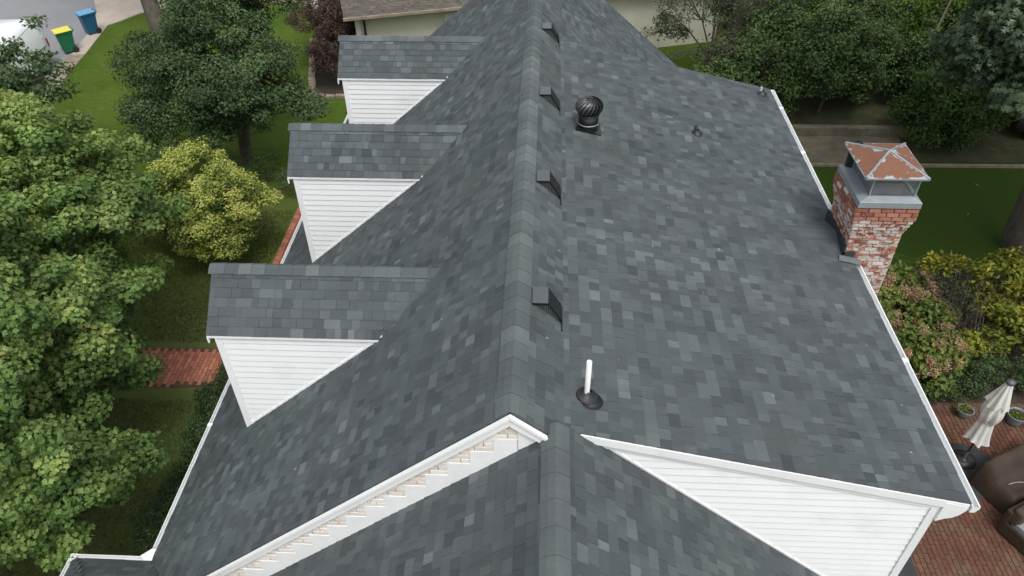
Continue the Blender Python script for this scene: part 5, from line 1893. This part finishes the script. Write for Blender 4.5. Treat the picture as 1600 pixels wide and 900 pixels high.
tree('low_shrub', 'low dark shrub at the foot of the oak trunk beside the middle dormer', 'shrub', (-9.2, 21.6, 0), .3,
     [((-9.6, 21.9, .55), (1.2, .6, .55)), ((-8.2, 21.0, .4), (.9, .45, .4)), ((-7.4, 20.8, .3), (.6, .4, .3))], 'evergreen', .2, 9, 70, .06, 'oval', seed=24, trunk_r=.02, flat=.7, bottom=0)
tree('plum_tree', 'purple leaved small tree in the bed beside the farthest dormer', 'tree', (-8.9, 31.0, 0), 1.6,
     [((-8.9, 31.6, 3.0), (1.3, 1.2, 1.0)), ((-8.3, 30.3, 2.3), (1.0, 1.0, .9)), ((-9.9, 30.6, 2.4), (.6, .7, .5)), ((-8.6, 29.2, 1.2), (.7, .7, .8)), ((-8.2, 32.8, 2.7), (1.0, 1.0, .9)), ((-9.0, 33.5, 3.2), (1.1, .9, .8)), ((-8.6, 30.0, 1.5), (.9, .9, 1.0)), ((-9.3, 32.5, 1.6), (.9, 1.0, 1.0)), ((-7.6, 31.0, 1.6), (.8, .8, .9))],
     'purple', .30, 5.5, 90, .085, 'oval', seed=31, trunk_r=.07, flat=.7, tone_lo=.1, tone_hi=.55)
tree('bed_shrub', 'yellow green shrub at the foot of the purple tree', 'shrub', (-8.2, 29.5, 0), .4,
     [((-8.15, 29.5, .6), (.6, .55, .5)), ((-7.5, 30.6, .7), (.7, .8, .5))], 'lawnleaf', .2, 9, 70, .06, 'oval', seed=32, trunk_r=.03, flat=.7, bottom=-.1, tone_lo=.1, tone_hi=.6)

# back right: the wooded edge behind the pad, its shade partly painted by low leaf tones
tree('olive_tree', 'loose grey green tree in front of the cream wall beyond the far roof end', 'tree', (6.9, 29.6, 0), 1.8,
     [((6.3, 30.2, 3.2), (1.9, 1.5, 1.2)), ((8.6, 30.6, 3.4), (2.0, 1.5, 1.2)), ((5.3, 30.3, 2.0), (1.1, .9, .7)), ((7.5, 28.8, 1.8), (1.6, 1.0, .8)), ((4.8, 28.9, 1.0), (.9, .7, .6))],
     'olive', .40, 2.2, 95, .10, 'oval', seed=41, trunk_r=.10, flat=.6, tone_lo=.25, tone_hi=.8, droop=.5, bark='twig', inner=.5)
bgs = [
    ('green_bush', 'broad dark laurel bush beyond the far right roof corner', (8.6, 26.9, 0), [((8.6, 27.2, 1.6), (1.7, 1.3, 1.5)), ((7.0, 27.6, 1.1), (1.3, 1.0, 1.0))], 'evergreen', 42, .3, .85),
    ('green_bush', 'tall rounded laurel bush directly behind the grey concrete pad', (11.0, 27.4, 0), [((10.8, 27.6, 2.0), (1.9, 1.4, 1.9)), ((12.2, 28.3, 1.8), (1.4, 1.2, 1.6))], 'evergreen', 43, .2, .75),
    ('green_bush', 'bushy green shrub overhanging the pad behind the chimney cap', (14.6, 25.2, 0), [((14.6, 25.4, 1.3), (1.5, 1.1, 1.3)), ((15.9, 25.9, 1.6), (1.4, 1.1, 1.4)), ((14.4, 24.6, .8), (1.0, .7, .7))], 'midgreen', 44, .05, .5),
    ('green_bush', 'dark bush deep in the shade below the pale trunk', (13.3, 29.0, 0), [((13.4, 29.0, 1.3), (1.8, 1.2, 1.3))], 'evergreen', 45, .05, .4),
    ('green_bush', 'dark laurel filling the gap behind the low wall', (9.6, 29.2, 0), [((9.4, 29.4, 1.7), (1.9, 1.2, 1.7)), ((12.4, 30.0, 2.2), (1.6, 1.0, 1.8))], 'evergreen', 48, .1, .6),
    ('green_bush', 'shaded bush between the pale trunk and the oak crown', (17.2, 27.0, 0), [((17.0, 27.2, 1.9), (1.6, 1.0, 1.7)), ((15.2, 28.0, 1.6), (1.3, .9, 1.4))], 'evergreen', 49, .1, .5),
    ('green_bush', 'light green bush catching light beyond the laurels', (12.0, 31.2, 0), [((11.6, 31.3, 1.9), (1.7, 1.1, 1.4)), ((10.2, 31.6, 1.8), (1.3, 1.0, 1.2))], 'lawnleaf', 46, .1, .5),
    ('green_bush', 'bright green bush near the top edge left of the oak crown', (15.6, 31.0, 0), [((15.4, 30.6, 2.2), (2.0, 1.2, 1.3)), ((17.6, 30.2, 2.4), (1.6, 1.1, 1.2))], 'lawnleaf', 47, .05, .45),
]
for nm, lb, base, lobes, mt, sd, lo, hi in bgs:
    tree(nm, lb, 'bush', base, .8, lobes, mt, .42, 3.2, 110, .11, 'diamond', seed=sd, trunk_r=.06, flat=.65, tone_lo=lo, tone_hi=hi, group='bushes along the back of the garden', bottom=-.75)
bts = [
    ('woodland_tree', 'dark round topped tree at the top edge behind the cream wall', (12.2, 35.5, 0), [((11.4, 35.5, 4.4), (2.8, 2.0, 2.6)), ((14.2, 35.0, 4.6), (2.4, 2.0, 2.4))], 'oakleaf', 51, .2, .9),
    ('woodland_tree', 'mid green tree at the top edge above the bright bush', (18.2, 33.5, 0), [((17.6, 33.8, 4.6), (2.8, 2.0, 2.4)), ((20.8, 31.6, 4.2), (2.4, 2.0, 2.4))], 'midgreen', 52, .1, .55),
    ('woodland_tree', 'shaded tree at the right edge behind the parked car', (20.4, 28.6, 0), [((19.6, 28.8, 3.8), (2.4, 1.8, 2.0)), ((17.6, 28.0, 3.0), (1.8, 1.4, 1.7))], 'evergreen', 53, .1, .7),
    ('woodland_tree', 'dark tree with an olive tint at the top edge right of the cream wall', (9.0, 36.0, 0), [((8.6, 35.8, 3.6), (2.4, 1.8, 2.0))], 'olive', 54, .1, .6),
]
for nm, lb, base, lobes, mt, sd, lo, hi in bts:
    tree(nm, lb, 'tree', base, 2.4, lobes, mt, .50, 2.0, 120, .14, 'diamond', seed=sd, trunk_r=.16, tone_lo=lo, tone_hi=hi, group='woodland trees behind the garden', bottom=-.8)
bt = empty('bare_tree', (15.3, 29.0, 0), 'thin pale bare trunk standing in the dark gap between bushes', 'tree')
MB().tube([(15.3, 29.0, 0), (15.35, 29.0, 1.4), (15.2, 29.1, 2.6), (15.4, 29.1, 4.2)], [.07, .06, .045, .02], 'barkpale', 8).build('trunk', bt)
MB().tube([(15.25, 29.05, 2.2), (15.8, 28.9, 3.0), (16.0, 28.8, 3.6)], [.03, .02, .01], 'barkpale', 6).build('branch', bt)

# big oak on the right lawn: crown fills the upper right corner; unseen overhead lobes added to shade lawn and bushes
tree('lawn_oak_tree', 'large pale leaved oak with a thick grey trunk at the right edge', 'tree', (14.75, 18.7, 0), 7.0,
     [((12.3, 17.4, 6.7), (1.9, 1.7, 1.9)), ((12.0, 19.4, 5.9), (1.2, 1.0, 1.1)), ((13.4, 15.4, 8.0), (1.6, 1.8, 1.6)), ((12.9, 18.4, 5.6), (1.2, 1.2, 1.4)), ((15.5, 18.5, 8.6), (3.4, 3.2, 1.8)), ((17.6, 21.5, 7.6), (3.0, 2.8, 1.8)), ((18.5, 15.0, 8.6), (3.6, 3.6, 2.0)), ((13.2, 20.5, 7.2), (2.0, 1.6, 1.2)), ((11.2, 20.5, 10.4), (3.2, 3.0, 1.3))],
     'oakpale', .46, 2.4, 85, .20, 'oak', seed=61, trunk_r=.38, tone_lo=.25, tone_hi=.75, lean=(.2, .2), bark='bark', nlimb=14)

# right border: hydrangea, yellow shrubs, bare twigs, ivy
hyd = tree('hydrangea_shrub', 'large hydrangea with faded pink brown flower heads beside the chimney', 'shrub', (9.0, 14.0, 0), .5,
           [((8.9, 15.4, .9), (1.0, .9, .85)), ((9.2, 14.2, .85), (1.3, .9, .85)), ((9.3, 13.1, .75), (1.1, .8, .75)), ((8.3, 13.9, .8), (.8, 1.3, .7)), ((9.9, 15.6, .7), (.7, .6, .55))],
           'hydleaf', .24, 10, 50, .13, 'diamond', seed=71, trunk_r=.03, flat=.7, bottom=-.3, tone_lo=.3, tone_hi=.75, nlimb=20, crown='foliage')
g = np.random.default_rng(5)
cl = lobes_to_clumps([((8.9, 15.4, 1.0), (1.05, .95, .85)), ((9.2, 14.2, .95), (1.3, .95, .85)), ((9.3, 13.2, .85), (1.1, .75, .75)), ((8.4, 14.2, .9), (.8, 1.2, .7)), ((9.9, 15.6, .8), (.7, .6, .55))], 4.2, 9, rough=.05, inner=0, bottom=.15)
for i, c in enumerate(cl[:100]):
    ax = Vector((g.normal() * .5, g.normal() * .5 - .3, 1)).normalized()
    ln = .14 + .12 * g.random()
    cs = np.array([np.array(c) + np.array(ax) * ln * t for t in np.linspace(-.2, .9, 5)])
    rr = np.array([.13, .125, .11, .085, .05]) * (.9 + .5 * g.random())
    V, F, T = leaf_cloud(cs, rr, 34, .042, 'diamond', flat=.9, up=.5, tone_c=np.full(5, .15 + .75 * g.random()), seed=500 + i, toplit_tone=.1)
    put(bpy.data.objects.new('flower_head', fast_mesh('flower_head', V, F, 'bloom', T)), hyd)
tree('yellow_shrub', 'yellow variegated shrub at the right edge above the folded umbrella', 'shrub', (12.6, 14.4, 0), .6,
     [((12.3, 15.7, 1.1), (.8, .7, .9)), ((12.7, 14.6, 1.1), (.9, .8, 1.0)), ((12.0, 13.9, .9), (.6, .6, .7)), ((13.4, 15.4, 1.1), (.9, .9, .9)), ((11.9, 14.8, .8), (.4, .5, .5))],
     'yellowvar', .20, 9, 30, .15, 'oval', seed=81, trunk_r=.03, flat=.8, bottom=-.5, tone_lo=.35, tone_hi=.95, crown='foliage')
tree('yellow_bush', 'small yellow variegated bush between hydrangea and bare twigs', 'shrub', (10.9, 16.2, 0), .4,
     [((10.9, 16.3, 1.0), (.32, .3, .4)), ((10.6, 14.5, .8), (.35, .35, .3)), ((10.4, 13.6, .7), (.4, .3, .3)), ((11.2, 13.9, .6), (.4, .3, .35)), ((11.5, 16.6, .9), (.3, .3, .35))],
     'yellowvar', .17, 14, 34, .14, 'oval', seed=82, trunk_r=.02, flat=.8, bottom=-.4, tone_lo=.4, tone_hi=.95, crown='foliage')
# leafless thicket
mb = MB()
g = np.random.default_rng(8)
for i in range(420):
    a = g.random() * 6.28
    r_ = g.random() ** .5
    bx, by = 11.1 + .9 * r_ * math.cos(a), 15.2 + 1.3 * r_ * math.sin(a)
    h = .7 + .7 * g.random()
    dx, dy = g.normal() * .35, g.normal() * .35
    mb.tube([(bx, by, 0), (bx + dx * .4, by + dy * .4, h * .6), (bx + dx, by + dy, h), (bx + dx * 1.7 + g.normal() * .1, by + dy * 1.7 + g.normal() * .1, h * 1.02)], [.008, .007, .005, .003], 'twig', 3, cap=False)
tw = empty('bare_shrub', (11.1, 15.2, 0), 'leafless dark twiggy shrub between the hydrangea and yellow shrub', 'shrub')
o = mb.build('twigs', tw)
o['kind'] = 'stuff'
cl = lobes_to_clumps([((11.1, 15.3, .6), (.9, 1.2, .55))], 6, 4, bottom=-.2)
V, F, T = leaf_cloud(cl, .25, 26, .09, 'oval', flat=.7, tone_c=np.full(len(cl), .3), seed=4)
put(bpy.data.objects.new('sparse_leaves', fast_mesh('sparse_leaves', V, F, 'ivy', T)), tw)
cl = lobes_to_clumps([((9.1, 12.55, .35), (1.5, .30, .40)), ((11.0, 12.95, .40), (1.6, .40, .45)), ((13.0, 13.1, .45), (1.4, .45, .45)), ((10.0, 13.0, .3), (1.4, .5, .5)), ((7.4, 12.6, .3), (1.0, .3, .35))], 16, 33, bottom=-.6)
V, F, T = leaf_cloud(cl, .16, 60, .055, 'oval', flat=.8, tone_c=.25 + .5 * np.random.default_rng(3).random(len(cl)), seed=33)
ivy = bpy.data.objects.new('ivy_hedge', fast_mesh('ivy_hedge', V, F, 'ivy', T))
put(ivy)
tag(ivy, 'low dark green ivy hedge along the edge of the brick patio', 'hedge')
# clipped hedge along the front wall
cl = []
g = np.random.default_rng(9)
for i in range(1500):
    y = 4.0 + g.random() * 9.6
    wv = .10 * math.sin(y * 2.1) + .06 * math.sin(y * 5.3)
    x = -6.95 + (g.random() - .5) * 1.25 + wv
    edge = abs(x - wv + 6.95) / .62
    zt = .78 + .08 * math.sin(y * 3.3)
    z = zt * (1 - .15 * edge ** 4) * (1 - .1 * g.random()) if g.random() < .65 else g.random() * zt
    cl.append((x if z > zt * .7 else (-6.95 + wv + (.58 if g.random() < .3 else -.58)), y, z))
cl = np.array(cl)
V, F, T = leaf_cloud(cl, .13, 42, .05, 'oval', flat=.85, tone_c=.2 + .5 * g.random(len(cl)), seed=91)
hd = bpy.data.objects.new('clipped_hedge', fast_mesh('clipped_hedge', V, F, 'ivy', T))
put(hd)
tag(hd, 'dark clipped hedge running along the front wall below the left gutter', 'hedge')

# short tufts standing in the near turf
g = np.random.default_rng(44)


def tufts(n, x0, x1, y0, y1, mask):
    x = x0 + (x1 - x0) * g.random(n)
    y = y0 + (y1 - y0) * g.random(n)
    k = mask(x, y)
    x, y = x[k], y[k]
    n = len(x)
    a = g.random(n) * 6.28
    h = .03 + .035 * g.random(n)
    wv = .012
    c, s = np.cos(a), np.sin(a)
    lx, ly = g.normal(size=n) * .02, g.normal(size=n) * .02
    z = np.zeros(n)
    V = np.stack([np.stack([x - c * wv, y - s * wv, z], -1), np.stack([x + c * wv, y + s * wv, z], -1), np.stack([x + lx, y + ly, h], -1)], 1)
    return V.reshape(-1, 3), np.arange(3 * n).reshape(-1, 3), g.random(n)


V, F, T = tufts(90000, -14, -5.8, 5, 20, lambda x, y: ~((y > 11.85) & (y < 13.85)) & ~((x > -7.8) & (y > 16)) & (g.random(len(x)) < np.clip((y - 4.0) / 8, .12, 1)))
gr = bpy.data.objects.new('grass', fast_mesh('grass', V, F, 'blade', T))
put(gr)
gr['kind'] = 'stuff'
